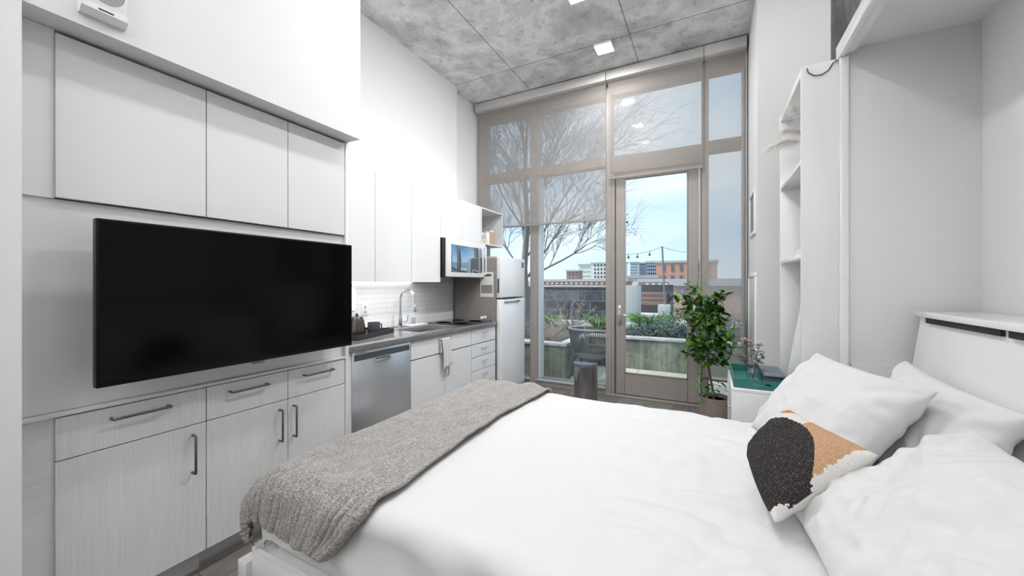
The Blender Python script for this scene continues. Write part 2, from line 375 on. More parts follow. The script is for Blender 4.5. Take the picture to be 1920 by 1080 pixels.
# terrace door
dr = MB(); dx0, dx1 = -1.012, -.105
dr.box(dx0, -.905, WIN+.0, WIN+.06, .03, 2.70, .004, 1).box(-.215, dx1, WIN+.0, WIN+.06, .03, 2.70, .004, 1)
dr.box(-.905, -.215, WIN+.0, WIN+.06, .03, .285, .004, 1).box(-.905, -.215, WIN+.0, WIN+.06, 2.62, 2.70, .004, 1)
for (a, b) in ((-.905, -.895), (-.225, -.215)): dr.box(a, b, WIN-.006, WIN+.02, .285, 2.62)
dr.box(-.905, -.215, WIN-.006, WIN+.02, .285, .297)
door = dr.build('door_1', M['mullion']); door['kind'] = 'structure'
MB().box(-.905, -.215, WIN+.028, WIN+.034, .285, 2.62).build('door_pane', M['glass'], door, smooth=False)
jb = MB().box(-1.055, -1.02, WIN-.03, WIN+.1, 0, 2.72, .004, 1).box(-.098, -.078, WIN-.03, WIN+.1, 0, 2.72, .004, 1).box(-1.055, -.078, WIN-.03, WIN+.1, 2.70, 2.72)
jb.build('door_frame', M['mullion'], door)
hd = MB().box(-.985, -.945, WIN-.016, WIN, .86, 1.10, .006)
hd.build('handle_plate', M['steel'], door)
hd = MB().cyl((-.965, WIN-.06, .985), .009, .045, 12, axis='Y').tube([(-.965, WIN-.058, .985), (-.90, WIN-.062, .985), (-.86, WIN-.055, .982)], .009, 10)
hd.build('door_handle', M['chrome'], door)
MB().cyl((-.965, WIN-.024, 1.055), .011, .012, 14, axis='Y').build('door_lock', M['chrome'], door)

# ---------------- roller shades
def shade(x0, x1, zb, y, label):
    zt = 3.77
    t = thing('roller_shade', label, 'window shade', ((x0+x1)/2, y, zb), 0, 'roller shades')
    c = MB(); c.box(x0, x1, y-.075, y+.05, 3.775, 3.885, .006); c.build('cassette', M['cassette'], t)
    MB().box(x0+.012, x1-.012, y-.0006, y+.0006, zb+.02, 3.775).build('shade_fabric', M['shade'], t, smooth=False)
    MB().box(x0+.012, x1-.012, y-.006, y+.006, zb, zb+.022, .003).build('hem_bar', M['shade_hem'], t)
    return t
shade(-2.93, -1.098, 2.125, WIN-.10, 'wide sheer taupe roller shade half lowered before the bare tree')
shade(-1.092, -.052, 2.61, WIN-.10, 'taupe roller shade ending just above the terrace door glass')
shade(-.048, .340, .32, WIN-.10, 'narrow sheer roller shade fully lowered behind the potted ficus')
MB().tube([(.335, WIN-.13, 3.76), (.337, WIN-.13, 2.6), (.336, WIN-.13, 1.0)], .0022, 6).build('cord', M['plasticw'])
tag(bpy.data.objects['cord'], 'thin white shade pull cord beside the right window edge', 'cord')

# ---------------- ceiling LEDs
led0 = None
for i, (x, y) in enumerate(LED_SPOTS):
    if led0 is None:
        led0 = thing('ceiling_light', 'square LED ceiling light on the concrete near the window', 'light', (x, y, CEIL), 0, 'square ceiling lights')
        MB().box(-.095, .095, -.095, .095, -.022, 0, .004).build('light_frame', M['plasticw'], led0, local=True)
        MB().box(-.085, .085, -.085, .085, -.026, -.0221).build('diffuser', M['led'], led0, local=True)
        r = led0
    else:
        r = dup(led0, (x, y, CEIL), label='square LED ceiling light cut off by the upper photo edge' if i == 1 else 'square LED ceiling light over the bed, number %s of the row counted from the window' % ['', '', 'three', 'four', 'five', 'six', 'seven', 'eight'][i])
    la = bpy.data.lights.new('led_lamp', 'AREA'); la.shape = 'SQUARE'; la.size = .17; la.energy = LED_W[i]; la.color = (1, .995, .985)
    lo = bpy.data.objects.new('led_lamp', la); C.objects.link(lo); lo.location = (x, y, CEIL-.032)

for i, (p_, a_, w_) in enumerate(ADDED_SPOTS):  # bodies for the unseen spots added to light the kitchen
    t = thing('track_light', ['white track spotlight aimed at the refrigerator end of the kitchen', 'white track spotlight aimed at the dishwasher end of the kitchen'][i], 'light', p_, 0, 'track spotlights')
    d_ = (Vector(a_)-Vector(p_)).normalized(); p_ = Vector(p_)
    MB().tube([p_-d_*.08, p_-d_*.075, p_+d_*.078], [.03, .062, .062], 24).build('head', M['plasticw'], t)
    MB().tube([p_, (p_.x, p_.y, CEIL-.02)], .008, 8).cyl((p_.x, p_.y, CEIL-.025), .05, .025, 24).build('stem', M['plasticw'], t)

# ================================================================ STORAGE WALL WITH TV
XF = -2.10
YS = [.465, .931, 1.322, 1.698]
BK = -2.88
def bar_pull(p0, p1, out, parent, r=.0055, mat='handle'):
    p0, p1, out = Vector(p0), Vector(p1), Vector(out); d = (p1-p0).normalized()
    m = MB(); m.tube([p0+d*.0, p0+out, p0+out+d*.001, p1+out-d*.001, p1+out, p1], r, 8)
    return m.build('handle', M[mat], parent)
fil = MB().box(-2.5, XF-.010, .366, YS[0]-.0005, 1.67, 2.283)
tag(fil.build('filler_panel', M['white'], smooth=False), 'narrow white upper filler strip beside the left wall edge', 'panel')
fil = MB().box(-2.5, XF-.010, .366, YS[0]-.0005, 0, .874)
tag(fil.build('filler_panel', M['grainh'], smooth=False), 'narrow white lower filler strip beside the widest base cabinet', 'panel')
ul = ['widest white upper wall cabinet, left above the television', 'middle white upper wall cabinet above the television', 'right-hand white upper wall cabinet, above the television corner']
bl = ['widest white grained base cabinet at far left below the television', 'white grained base cabinet in the middle below the television', 'white grained base cabinet beside the dishwasher panel']
for i in range(3):
    a, b = YS[i], YS[i+1]
    t = thing('upper_cabinet', ul[i], 'cabinet', (BK, (a+b)/2, 1.672), 0, 'upper cabinets above the television')
    MB().box(BK, XF-.020, a+.003, b, 1.672, 2.272).build('body', M['gapl'], t, smooth=False)
    MB().box(XF-.0195, XF, a+(.0 if i == 0 else .0018), b-.0018, 1.674, 2.270, .0012, 1).build('door', M['white'], t)
    t = thing('base_cabinet', bl[i], 'cabinet', (BK, (a+b)/2, 0), 0, 'base cabinets below the television')
    MB().box(BK, XF-.020, a+.003, b, .10, .872).box(BK, XF-.075, a, b, 0, .10).build('body', M['gap'] if i < 0 else M['gap'], t, smooth=False)
    MB().box(XF-.075, XF-.070, a, b, 0, .098).build('toe_kick', M['steel'] if i else M['white'], t, smooth=False)
    d1 = MB().box(XF-.0195, XF, a+(.0 if i == 0 else .0018), b-.0018, .7155, .871, .0012, 1).build('drawer', M['grain'], t)
    hy = [(.609, .788), (1.029, 1.202), (1.413, 1.597)][i]
    bar_pull((XF, hy[0], .828), (XF, hy[1], .828), (.032, 0, 0), d1)
    d2 = MB().box(XF-.0195, XF, a+(.0 if i == 0 else .0018), b-.0018, .112, .7115, .0012, 1).build('door', M['grain'], t)
    hy = [.876, 1.273, 1.352][i]
    bar_pull((XF, hy, .498), (XF, hy, .668), (.032, 0, 0), d2)
tag(MB().box(BK, XF+.004, 1.700, 1.724, 0, 2.283, .001).build('end_panel', M['gloss']), 'tall white end panel between storage cabinets and dishwasher', 'panel')
tag(MB().box(BK, XF+.006, .366, 1.699, .876, .890, .002).build('ledge', M['white']), 'thin white ledge running under the television', 'shelf')
tag(MB().box(-2.2, -2.120, .374, 1.699, .892, 1.669).build('niche_panel', M['white'], smooth=False), 'white recessed back panel behind the television', 'panel')
# TV
TX = -1.97
t = thing('television', 'large black flat screen television mounted on the white panel', 'television', (TX, 1.089, .979))
MB().box(TX-.035, TX, .5325, 1.645, .979, 1.599, .004).build('bezel', M['tvbezel'], t)
MB().box(TX-.001, TX+.0012, .541, 1.6365, .994, 1.591).build('screen', M['tvscreen'], t, smooth=False)
MB().box(-2.118, TX-.036, .85, 1.33, 1.13, 1.45, .01).build('wall_mount', M['black'], t)
MB().box(TX, TX+.003, 1.06, 1.12, .970, .979, .001).build('logo_badge', M['darkgrey'], t)
# speaker / alarm on soffit
t = thing('wall_speaker', 'white wall sounder with round perforated grille on the soffit', 'speaker', (-1.99, .553, 2.325))
b = MB().box(-1.99, -1.958, .492, .614, 2.365, 2.53, .006); b.prism([(-1.99, 2.325), (-1.972, 2.325), (-1.955, 2.345), (-1.955, 2.366), (-1.99, 2.366)], 'Y', .492, .614)
b.build('housing', M['plasticw'], t)
b = MB().cyl((-1.9579, .556, 2.432), .05, .002, 40, axis='X'); b.build('grille', M['cassette'], t)
h = MB()
for k in range(1, 9):
    for j in range(k*6):
        a = 2*PI*j/(k*6); h.cyl((-1.9562, .556+.0058*k*math.cos(a), 2.432+.0058*k*math.sin(a)), .0016, .0008, 6, axis='X')
h.build('grille_holes', M['gap'], t)['kind'] = 'stuff'
MB().box(-1.957, -1.9535, .535, .575, 2.351, 2.355).build('slot', M['gap'], t)

# ================================================================ KITCHEN
KF = -2.26; KW = -2.90
struct('wall_backsplash', MB().box(-2.90, -2.888, 1.73, 3.945, .916, 1.378), M['tile'], smooth=False)
# dishwasher
t = thing('dishwasher', 'stainless steel dishwasher under the counter beside the end panel', 'dishwasher', (-2.56, 2.185, 0))
MB().box(-2.86, KF-.03, 1.885, 2.488, .08, .868).build('body', M['gap'], t, smooth=False)
MB().box(KF-.028, KF, 1.887, 2.486, .11, .866, .005).build('door', M['steelv'], t)
MB().box(KF-.001, KF+.003, 1.905, 2.47, .80, .846, .001).build('control_panel', M['darkgrey'], t)
b = MB()
for k in range(9): b.box(KF+.003, KF+.0036, 2.22+k*.025, 2.232+k*.025, .820, .826)
b.build('buttons', M['steel'], t)
b = MB()
for k in range(7): b.box(KF+.0, KF+.0008, 1.915+k*.014, 1.925+k*.014, .852, .859)
b.build('maker_mark', M['darkgrey'], t)
MB().prism([(KF+.001, .795), (KF+.022, .79), (KF+.026, .775), (KF+.001, .758)], 'Y', 2.09, 2.24).build('handle', M['chrome'], t)
MB().box(-2.86, KF-.06, 1.885, 2.488, 0, .079).build('toe_kick', M['gap'], t, smooth=False)
# gap filler dishwasher side
tag(MB().box(-2.86, KF-.002, 1.727, 1.882, 0, .868).build('filler_panel', M['white']), 'white filler between end panel and dishwasher, behind the television edge', 'panel')
# sink cabinet
t = thing('sink_cabinet', 'white sink base cabinet with towel on its handle', 'cabinet', (-2.56, 2.955, 0))
MB().box(-2.86, KF-.020, 2.49, 3.42, .10, .64).box(-2.86, -2.79, 2.49, 3.42, .64, .868).box(KF-.04, KF-.02, 2.49, 3.42, .64, .868).build('body', M['white'], t, smooth=False)
MB().box(-2.86, KF-.08, 2.49, 3.42, 0, .099).build('toe_kick', M['gap'], t, smooth=False)
d = MB().box(KF-.018, KF, 2.493, 3.417, .705, .866, .0012, 1).build('drawer_front', M['white'], t)
bar_pull((KF, 2.86, .835), (KF, 3.02, .835), (.028, 0, 0), d, .005, 'steel')
for a, b_, hy in ((2.493, 2.953, 2.925), (2.957, 3.417, 2.985)):
    d = MB().box(KF-.018, KF, a, b_, .112, .696, .0012, 1).build('door', M['white'], t)
    bar_pull((KF, hy, .48), (KF, hy, .65), (.028, 0, 0), d, .005, 'steel')
MB().box(KF-.019, KF-.004, 2.495, 3.415, .697, .704).build('shadow_gap', M['gap'], t, smooth=False)
t = thing('drawer_cabinet', 'white stack of drawers beside the refrigerator', 'cabinet', (-2.56, 3.68, 0))
MB().box(-2.86, KF-.020, 3.422, 3.935, .10, .868).build('body', M['gap'], t, smooth=False)
MB().box(-2.86, KF-.08, 3.422, 3.935, 0, .099).build('toe_kick', M['gap'], t, smooth=False)
for z0, z1 in ((.705, .866), (.56, .696), (.41, .554), (.26, .404), (.112, .254)):
    d = MB().box(KF-.018, KF, 3.425, 3.932, z0, z1, .0012, 1).build('drawer', M['white'], t)
    bar_pull((KF, 3.63, z1-.05), (KF, 3.72, z1-.05), (.024, 0, 0), d, .0045, 'steel')
# countertop with sink cut-out
CT = .915; CF = -2.235; SX0, SX1, SY0, SY1 = -2.70, -2.36, 2.72, 3.26
t = thing('countertop', 'dark grey quartz worktop above dishwasher and sink cabinet', 'countertop', (-2.56, 2.84, .872))
MB().box(-2.888, SX0, 1.727, 3.94, .872, CT, .001).box(SX1, CF, 1.727, 3.94, .872, CT, .001).box(SX0, SX1, 1.727, SY0, .872, CT).box(SX0, SX1, SY1, 3.94, .872, CT).build('slab', M['counter'], t)
t = thing('sink', 'stainless steel undermount kitchen sink set into the worktop', 'sink', (-2.53, 2.99, .70))
e = .004
MB().box(SX0, SX0+e, SY0, SY1, .70, .871).box(SX1-e, SX1, SY0, SY1, .70, .871).box(SX0+e, SX1-e, SY0, SY0+e, .70, .871).box(SX0+e, SX1-e, SY1-e, SY1, .70, .871).box(SX0+e, SX1-e, SY0+e, SY1-e, .70, .704).build('basin', M['steel'], t)
MB().cyl((-2.53, 2.99, .7041), .04, .003, 24).build('drain', M['chrome'], t)
# faucet
t = thing('faucet', 'tall chrome gooseneck kitchen faucet behind the sink', 'faucet', (-2.775, 2.90, CT))
MB().cyl((-2.775, 2.90, CT), .026, .012, 24, bev=.003).cyl((-2.775, 2.90, CT+.01), .021, .11, 24, bev=.003).build('base', M['chrome'], t)
pts = [(-2.775, 2.90, CT+.11), (-2.775, 2.90, CT+.28)]
for k in range(0, 11):
    a = PI*k/10; pts.append((-2.775+.075*(1-math.cos(a)), 2.90+.02*(1-math.cos(a)), CT+.29+.09*math.sin(a)))
pts += [(-2.622, 2.942, CT+.22)]
MB().tube(pts, .0125, 14).build('spout', M['chrome'], t)
MB().cyl((-2.621, 2.942, CT+.16), .016, .07, 16, bev=.003).build('spray_head', M['chrome'], t)
MB().tube([(-2.755, 2.92, CT+.06), (-2.735, 2.955, CT+.065), (-2.73, 2.965, CT+.13)], [.011, .009, .006], 10).build('lever', M['chrome'], t)
# cooktop
t = thing('cooktop', 'black glass cooktop set in the worktop beside the refrigerator', 'cooktop', (-2.56, 3.64, CT))
MB().box(-2.83, -2.30, 3.36, 3.92, CT+.0005, CT+.006, .002).build('glass_top', M['cooktop'], t)
for (x, y, r_) in ((-2.69, 3.5, .09), (-2.69, 3.78, .07), (-2.44, 3.5, .07), (-2.44, 3.78, .09)):
    MB().lathe((x, y, CT+.0061), [(r_, 0), (r_+.002, .0003), (r_+.004, 0)], 32).build('burner_ring', M['darkgrey'], t)
# shakers
sh = thing('shaker', 'white capped glass shaker on the cooktop edge, the nearer of two', 'shaker', (-2.36, 3.79, CT+.006), 0, 'salt and pepper shakers')
MB().lathe((0, 0, 0), [(.017, 0), (.018, .03)], 16).build('jar', M['vase'], sh, local=True)
MB().cyl((0, 0, .0302), .0195, .026, 16, bev=.003).build('cap', M['plasticw'], sh, local=True)
dup(sh, (-2.36, 3.86, CT+.006), label='white capped glass shaker on the cooktop edge, the one nearer the refrigerator')
# black tray with kettle and mug
t = thing('serving_tray', 'black rectangular tray on the worktop with kettle and mug', 'tray', (-2.64, 2.30, CT), math.radians(14))
MB().box(-.15, .15, -.27, .27, 0, .008, .002).box(-.15, -.142, -.27, .27, .008, .04).box(.142, .15, -.27, .27, .008, .04).box(-.142, .142, -.27, -.262, .008, .04).box(-.142, .142, .262, .27, .008, .04).build('tray', M['black'], t, local=True)
MB().box(-.14, -.12, -.2, .2, .0085, .034, .003).build('handle_strip', M['brown'], t, local=True)
t = thing('electric_kettle', 'dark metal kettle with black handle on the black tray', 'kettle', (-2.66, 2.27, CT+.009))
MB().lathe((-2.66, 2.27, CT+.009), [(.07, 0), (.072, .02), (.06, .12), (.045, .155), (.01, .165)], 32)  .build('body', principled('dark_kettle_steel', (.12, .11, .10), .25, .8), t)
MB().tube([(-2.66, 2.21, CT+.15), (-2.66, 2.18, CT+.14), (-2.66, 2.175, CT+.07), (-2.66, 2.20, CT+.04)], .008, 8).build('handle', M['black'], t)
MB().tube([(-2.66, 2.31, CT+.11), (-2.66, 2.335, CT+.15)], [.016, .009], 10).build('spout', M['steel'], t)
MB().sphere((-2.66, 2.27, CT+.183), .012).build('knob', M['black'], t)
t = thing('mug', 'dark glass mug with curved handle on the black tray', 'mug', (-2.60, 2.40, CT+.009))
MB().lathe((-2.60, 2.40, CT+.009), [(.045, 0), (.052, .01), (.052, .10), (.049, .10), (.047, .012), (.001, .010)], 28).build('cup', M['darkgrey'], t)
MB().tube([(-2.60, 2.451, CT+.09), (-2.60, 2.485, CT+.085), (-2.60, 2.49, CT+.05), (-2.60, 2.451, CT+.03)], .006, 8).build('handle', M['darkgrey'], t)
# dish tray behind sink with glass
tag(MB().box(-2.86, -2.745, 3.02, 3.30, CT, CT+.014, .004).build('sponge_tray', M['plasticw']), 'small white dish tray on the worktop behind the sink', 'tray')
t = thing('drinking_glass', 'clear tumbler on the white dish tray behind the sink', 'glass', (-2.80, 3.12, CT+.0145))
MB().lathe((-2.80, 3.12, CT+.0145), [(.026, 0), (.03, .075), (.027, .075), (.024, .006), (.001, .006)], 24).build('tumbler', M['vase'], t)
tag(MB().cyl((-2.80, 2.76, CT), .018, .012, 20, bev=.003).cyl((-2.80, 2.76, CT+.012), .013, .008, 20).build('drain_stopper', M['brown']), 'small brown round stopper beside the faucet', 'stopper')
# wooden board right of sink
tag(MB().box(-2.86, -2.71, 2.5, 2.68, CT, CT+.016, .004).build('cutting_board', M['brown']), 'brown wooden board on the worktop behind the black tray', 'cutting board')
# outlet
t = thing('wall_outlet', 'white double power outlet on the tiled backsplash', 'outlet', (-2.888, 2.33, 1.05))
MB().box(-2.888, -2.882, 2.515, 2.595, 1.06, 1.175, .002).build('plate', M['plasticw'], t)
MB().box(-2.882, -2.8805, 2.54, 2.57, 1.125, 1.155, .002).box(-2.882, -2.8805, 2.54, 2.57, 1.08, 1.11, .002).build('sockets', M['cassette'], t)
# rounded dispenser on the tiles
t = thing('wall_dispenser', 'white rounded dispenser on the tiles beside the television edge', 'dispenser', (-2.84, 2.345, 1.11))
MB().lathe((-2.835, 2.345, 1.11), [(.03, 0), (.048, .012), (.05, .10), (.05, .18), (.04, .212), (.015, .225)], 32).build('body', M['plasticw'], t)
MB().box(-2.888, -2.86, 2.325, 2.365, 1.13, 1.30, .002).build('bracket', M['cassette'], t)
# dish towel
t = MB()
def tw(u, v):
    y = 2.865+(.12+.035*v)*u+.012*math.sin(v*3)*(1-u)
    fold = .006*math.sin(u*PI*5+.6)*(.4+v)
    return (KF+.036+fold+.004*v, y+.02*v, .846-.29*v*(1-.12*u) )
t.grid(tw, 30, 24); t.grid(lambda u, v: (KF+.022+.002*math.sin(u*12), 2.865+.12*u, .846-.14*v), 30, 12)
m = M['towel'] = principled('checked_towel', gray(.8), .9); n, l, bb = nodes(m)
c = n.new('ShaderNodeTexBrick'); s1 = n.new('ShaderNodeTexCoord'); s2 = n.new('ShaderNodeSeparateXYZ'); s3 = n.new('ShaderNodeCombineXYZ')
l.new(s1.outputs['Object'], s2.inputs[0]); l.new(s2.outputs['Y'], s3.inputs['X']); l.new(s2.outputs['Z'], s3.inputs['Y']); l.new(s3.outputs[0], c.inputs['Vector'])
c.offset = 0; c.inputs['Scale'].default_value = 1; c.inputs['Brick Width'].default_value = .024; c.inputs['Row Height'].default_value = .024; c.inputs['Mortar Size'].default_value = .0022
c.inputs['Color1'].default_value = (.82, .80, .78, 1); c.inputs['Color2'].default_value = (.80, .78, .76, 1); c.inputs['Mortar'].default_value = (.56, .50, .47, 1); l.new(c.outputs['Color'], bb.inputs['Base Color'])
o = t.build('dish_towel', M['towel']); tag(o, 'checked white dish towel hanging from the sink cabinet handle', 'towel')
sm = o.modifiers.new('s', 'SOLIDIFY'); sm.thickness = .002
# upper cabinets
UF = -2.50; UB, UT = 1.38, 2.31
lab = ['white kitchen upper cabinet partly behind the television, tall', 'tall white kitchen upper cabinet above the kettle tray', 'tall glossy white kitchen upper cabinet next to the microwave', 'short white cabinet above the microwave, nearer one', 'short white cabinet above the microwave, beside the open cubby']
for i, (a, b, z) in enumerate(((1.73, 2.322, UB), (2.322, 2.762, UB), (2.762, 3.20, UB), (3.20, 3.60, 1.852), (3.60, 4.00, 1.852))):
    t = thing('kitchen_cabinet', lab[i], 'cabinet', (-2.7, (a+b)/2, z), 0, 'kitchen upper cabinets')
    MB().box(-2.888, UF-.020, a+.001, b-.001, z, UT).build('body', M['white'], t, smooth=False)
    MB().box(UF-.018, UF, a+.0018, b-.0018, z-.004, UT, .0012, 1).build('door', M['gloss'], t)
t = thing('open_cubby', 'open white wall cubby with jars beside the window', 'shelf', (-2.7, 4.28, 1.86))
MB().box(-2.888, UF, 4.002, 4.020, 1.852, UT).box(-2.888, UF, 4.545, 4.563, 1.852, UT).box(-2.888, UF, 4.020, 4.545, 1.852, 1.870).box(-2.888, UF, 4.020, 4.545, UT-.018, UT).box(-2.888, -2.876, 4.020, 4.545, 1.870, UT-.018).build('case', M['white'], t, smooth=False)
def jar(x, y, r, h, fill, lab):
    t = thing('storage_jar', lab, 'jar', (x, y, 1.871), 0, 'jars in the cubby')
    MB().lathe((x, y, 1.871), [(r, 0), (r*1.02, .01), (r*1.02, h*.82), (r*.85, h*.9)], 24).build('jar', fill, t)
    MB().cyl((x, y, 1.871+h*.9), r*.88, h*.12, 24, bev=.003).build('lid', M['plasticw'], t)
fillb = principled('brown_grain_fill', (.36, .20, .11), .5); m = fillb; f = noise_node(m, coords(m), 70, 3, .6); colour(m, ramp(m, f, [(.42, (.18, .08, .035)), (.55, (.80, .72, .65))]))
jar(-2.56, 4.10, .050, .13, fillb, 'squat jar of brown contents in the cubby, nearest')
jar(-2.57, 4.25, .040, .16, M['plasticw'], 'plain white jar in the middle of the cubby')
jar(-2.58, 4.38, .042, .19, principled('tan_fill', (.55, .36, .22), .5), 'taller tan jar at the window end of the cubby')
# microwave
t = thing('microwave', 'stainless over-range microwave with dark reflective door', 'microwave', (-2.66, 3.59, 1.43))
MB().box(-2.885, -2.452, 3.215, 3.985, 1.432, 1.845, .004).build('body', M['cooktop'], t)
MB().box(-2.450, -2.425, 3.215, 3.985, 1.436, 1.843, .005).build('door', M['fridge'], t)
MB().box(-2.4252, -2.4232, 3.285, 3.90, 1.485, 1.78, .001).build('door_glass', M['dim_glass'], t)
MB().box(-2.452, -2.4255, 3.216, 3.984, 1.428, 1.4355).build('vent_strip', M['darkgrey'], t)
bar_pull((-2.425, 3.945, 1.47), (-2.425, 3.945, 1.80), (.028, 0, 0), t, .009, 'fridge')
# under-cabinet light strip
la = bpy.data.lights.new('strip_lamp', 'AREA'); la.shape = 'RECTANGLE'; la.size = .03; la.size_y = 1.35; la.energy = 4
lo = bpy.data.objects.new('strip_lamp', la); C.objects.link(lo); lo.location = (-2.62, 2.5, 1.366)
t = MB().box(-2.885, -2.86, 1.80, 3.18, 1.374, 1.3795).build('light_strip', M['led']); tag(t, 'slim LED strip fixed under the tall kitchen cabinets', 'light')
# refrigerator
FX = -2.187
t = thing('refrigerator', 'white top-freezer refrigerator with grey side by the window', 'refrigerator', (-2.5, 4.28, 0))
MB().box(-2.86, FX-.075, 3.952, 4.60, .03, 1.665, .006).build('body', M['fridge_side'], t)
MB().box(FX-.072, FX, 3.952, 4.60, 1.19, 1.685, .014, 3).build('freezer_door', M['fridge'], t)
MB().box(FX-.072, FX, 3.952, 4.60, .05, 1.172, .014, 3).build('fridge_door', M['fridge'], t)
MB().box(FX-.001, FX+.012, 3.985, 4.30, 1.195, 1.208, .003).build('handle', M['steel'], t)
MB().box(FX-.001, FX+.012, 4.02, 4.42, 1.128, 1.155, .003).build('handle', M['steel'], t)
MB().box(FX-.055, FX-.030, 3.9495, 3.9525, 1.25, 1.42).build('side_grip', M['darkgrey'], t)
MB().box(FX-.001, FX+.0015, 4.50, 4.56, 1.57, 1.64).build('badge', M['slatelid'], t)
MB().box(-2.4, -2.28, 3.96, 4.08, 1.6655, 1.69, .004).build('hinge_cover', M['cassette'], t)
t = thing('notice_sheet', 'cream notice sheet with grey picture stuck on the refrigerator side', 'notice', (-2.38, 3.948, 1.22))
MB().box(-2.48, -2.295, 3.949, 3.951, 1.20, 1.50).build('sheet', M['paper'], t)
MB().box(-2.465, -2.31, 3.9475, 3.949, 1.245, 1.345).build('picture', M['print'], t)
MB().box(-2.455, -2.325, 3.944, 3.949, 1.452, 1.478, .001).build('clip', M['darkgrey'], t)
# step can
t = thing('step_bin', 'small brushed steel half-round waste bin by the window', 'bin', (-1.255, 4.2, 0))
def half(r, k=.62):
    return [(-1.255+r*math.cos(a), 4.2+.07-r*1.25*math.sin(a)) for a in [PI*i/24 for i in range(25)]]
MB().prism(half(.132), 'Z', .02, .43).build('body', principled('bin_steel', (.42, .42, .43), .22, 1.0), t, ang=30)
MB().prism(half(.137), 'Z', .431, .462).build('lid', M['slatelid'], t, ang=30)
MB().prism(half(.134), 'Z', 0, .0195).build('base', M['black'], t, ang=30)
MB().box(-1.29, -1.22, 4.0, 4.05, .025, .04, .004).build('pedal', M['steel'], t)

# ================================================================ BED
BX0, BX1, BY0, BY1, BZ = -1.55, .80, .875, 2.47, .62
def wrap(a, r):                     # arc length past the edge -> (advance, drop)
    if a <= 0: return a, 0.
    if a < r*PI/2: return r*math.sin(a/r), r*(1-math.cos(a/r))
    return r, r+(a-r*PI/2)
def bed_pt(ax, ay, lift=0., rr=.075):
    # ax, ay: arc coordinates measured on the flat top
    x, y, z = ax, ay, BZ
    e = BX0+rr
    if ax < e: h, d = wrap(e-ax, rr+lift); x = e-h; z -= d
    e = BY0+rr
    if ay < e: h, d = wrap(e-ay, rr+lift); y = e-h; z -= d
    e = BY1-rr
    if ay > e: h, d = wrap(ay-e, rr+lift); y = e+h; z -= d
    return Vector((x, y, z+(lift if True else 0)))
t = thing('wall_bed', 'white fold-down wall bed with low platform and leaning headboard', 'bed', (-.3, 1.67, 0))
MB().box(-1.60, .60, .86, 2.50, .19, .305, .006).box(-1.60, -1.575, .86, 2.50, .305, .335, .004).box(-1.575, .6, .86, .875, .305, .32).build('platform', M['gloss'], t)
MB().box(-1.66, -1.602, .84, 2.52, .20, .27, .006).build('foot_rail', M['white'], t)
for y in (1.05, 2.3): MB().box(-1.50, -1.42, y, y+.06, 0, .189, .004).build('leg', M['white'], t)
MB().box(BX0+.02, BX1, BY0+.02, BY1-.02, .307, .53, .05, 4).build('mattress', M['linen'], t)
# headboard: leaning box
hb = MB().prism([(.80, .52), (.885, 1.17), (.885, 1.205), (.97, 1.205), (.97, .52)], 'Y', .80, 2.49)
hb.build('headboard', M['gloss'], t, ang=25)
MB().box(.865, 1.10, .80, 2.49, 1.206, 1.232, .003).build('headboard_shelf', M['gloss'], t)
MB().box(.872, .884, 1.90, 2.40, 1.182, 1.2055).box(.872, .884, .85, 1.86, 1.182, 1.2055).build('headboard_slot', M['gap'], t)
# comforter
cf = MB()
def cft(u, v):
    ax = BX0-.16+(BX1+.0-(BX0-.16))*u; ay = BY0-.20+(BY1+.20-(BY0-.20))*v
    p = bed_pt(ax, ay, 0)
    side = min(1, max(0, (BZ-.01-p.z)/.10)); side = side*side*(3-2*side)
    w = .010*nz3(ax*2.2, ay*2.2, 1)+.004*nz3(ax*6, ay*7, 3)
    # creases radiating from the pillow area
    k = max(0, 1-abs(ax-.0)/.7)
    w += .022*k*(abs(nz3(ax*4+ay*3, ay*8-ax*4, 8))**.7-.4)+.008*k*nz3(ax*14, ay*12, 4)
    p.z += w
    if side:
        s = side*(.010*math.sin((ax+ay)*15+3*nz3(ax*3, ay*3))+.006*nz3(ax*9, ay*9))
        if ay < BY0+.05: p.y -= s
        if ax < BX0+.05: p.x -= s
        if ay > BY1-.05: p.y += s
    return p
cf.grid(cft, 200, 150)
o = cf.build('comforter', M['linen'], ang=180); tag(o, 'smooth white comforter covering the whole bed', 'bedding')
# throw
th = MB()
TX0, TX1 = -1.665, -.985
def thr(u, v):
    # u across (0 = foot edge), v along (0 = near hem)
    ay = (BY0-.165)+(BY1+.10-(BY0-.165))*v
    ax = TX0+(TX1-TX0)*u
    near = max(0, 1-v/.16)
    ax += -near*near*.17*u*u+.022*math.sin(v*7+1)*(.3+.7*u)+.012*nz3(v*9, u*2)
    ay += near*(.03*(1-u)**2-.005*u+.010*math.sin(u*9))
    p = bed_pt(ax, ay, .012)
    f = .026*max(0, math.sin(u*8.5+1.5*math.sin(v*3.0)+.5))**3*(1-.5*v)+.024*abs(nz3(u*3.2+v*1.0, v*2.2, 5))+.006*nz3(u*8, v*20, 2)
    rib = max(0, 1-v/.115); rib = min(1, rib*5)
    q = .026*(abs(math.sin(u*PI*25+nz3(u*10, v*10)*1.0))**.8-.5)*rib
    edge = .006*(1-min(1, min(u, 1-u)*30))
    n_ = Vector((0, 0, 1))
    if ay < BY0+.02: n_ = Vector((0, -1, .3)).normalized()
    if ax < BX0+.02: n_ = Vector((-1, n_.y, .3)).normalized()
    wav = .020*math.sin(u*20+1)*near*near
    return p+n_*(max(0, f)+q+edge+max(0, wav)+.004)
th.grid(thr, 420, 360)
o = th.build('throw_blanket', M['knit'], ang=180); tag(o, 'grey knitted throw with ribbed hem across the foot of the bed', 'blanket')
sm = o.modifiers.new('s', 'SOLIDIFY'); sm.thickness = .012; sm.offset = 1

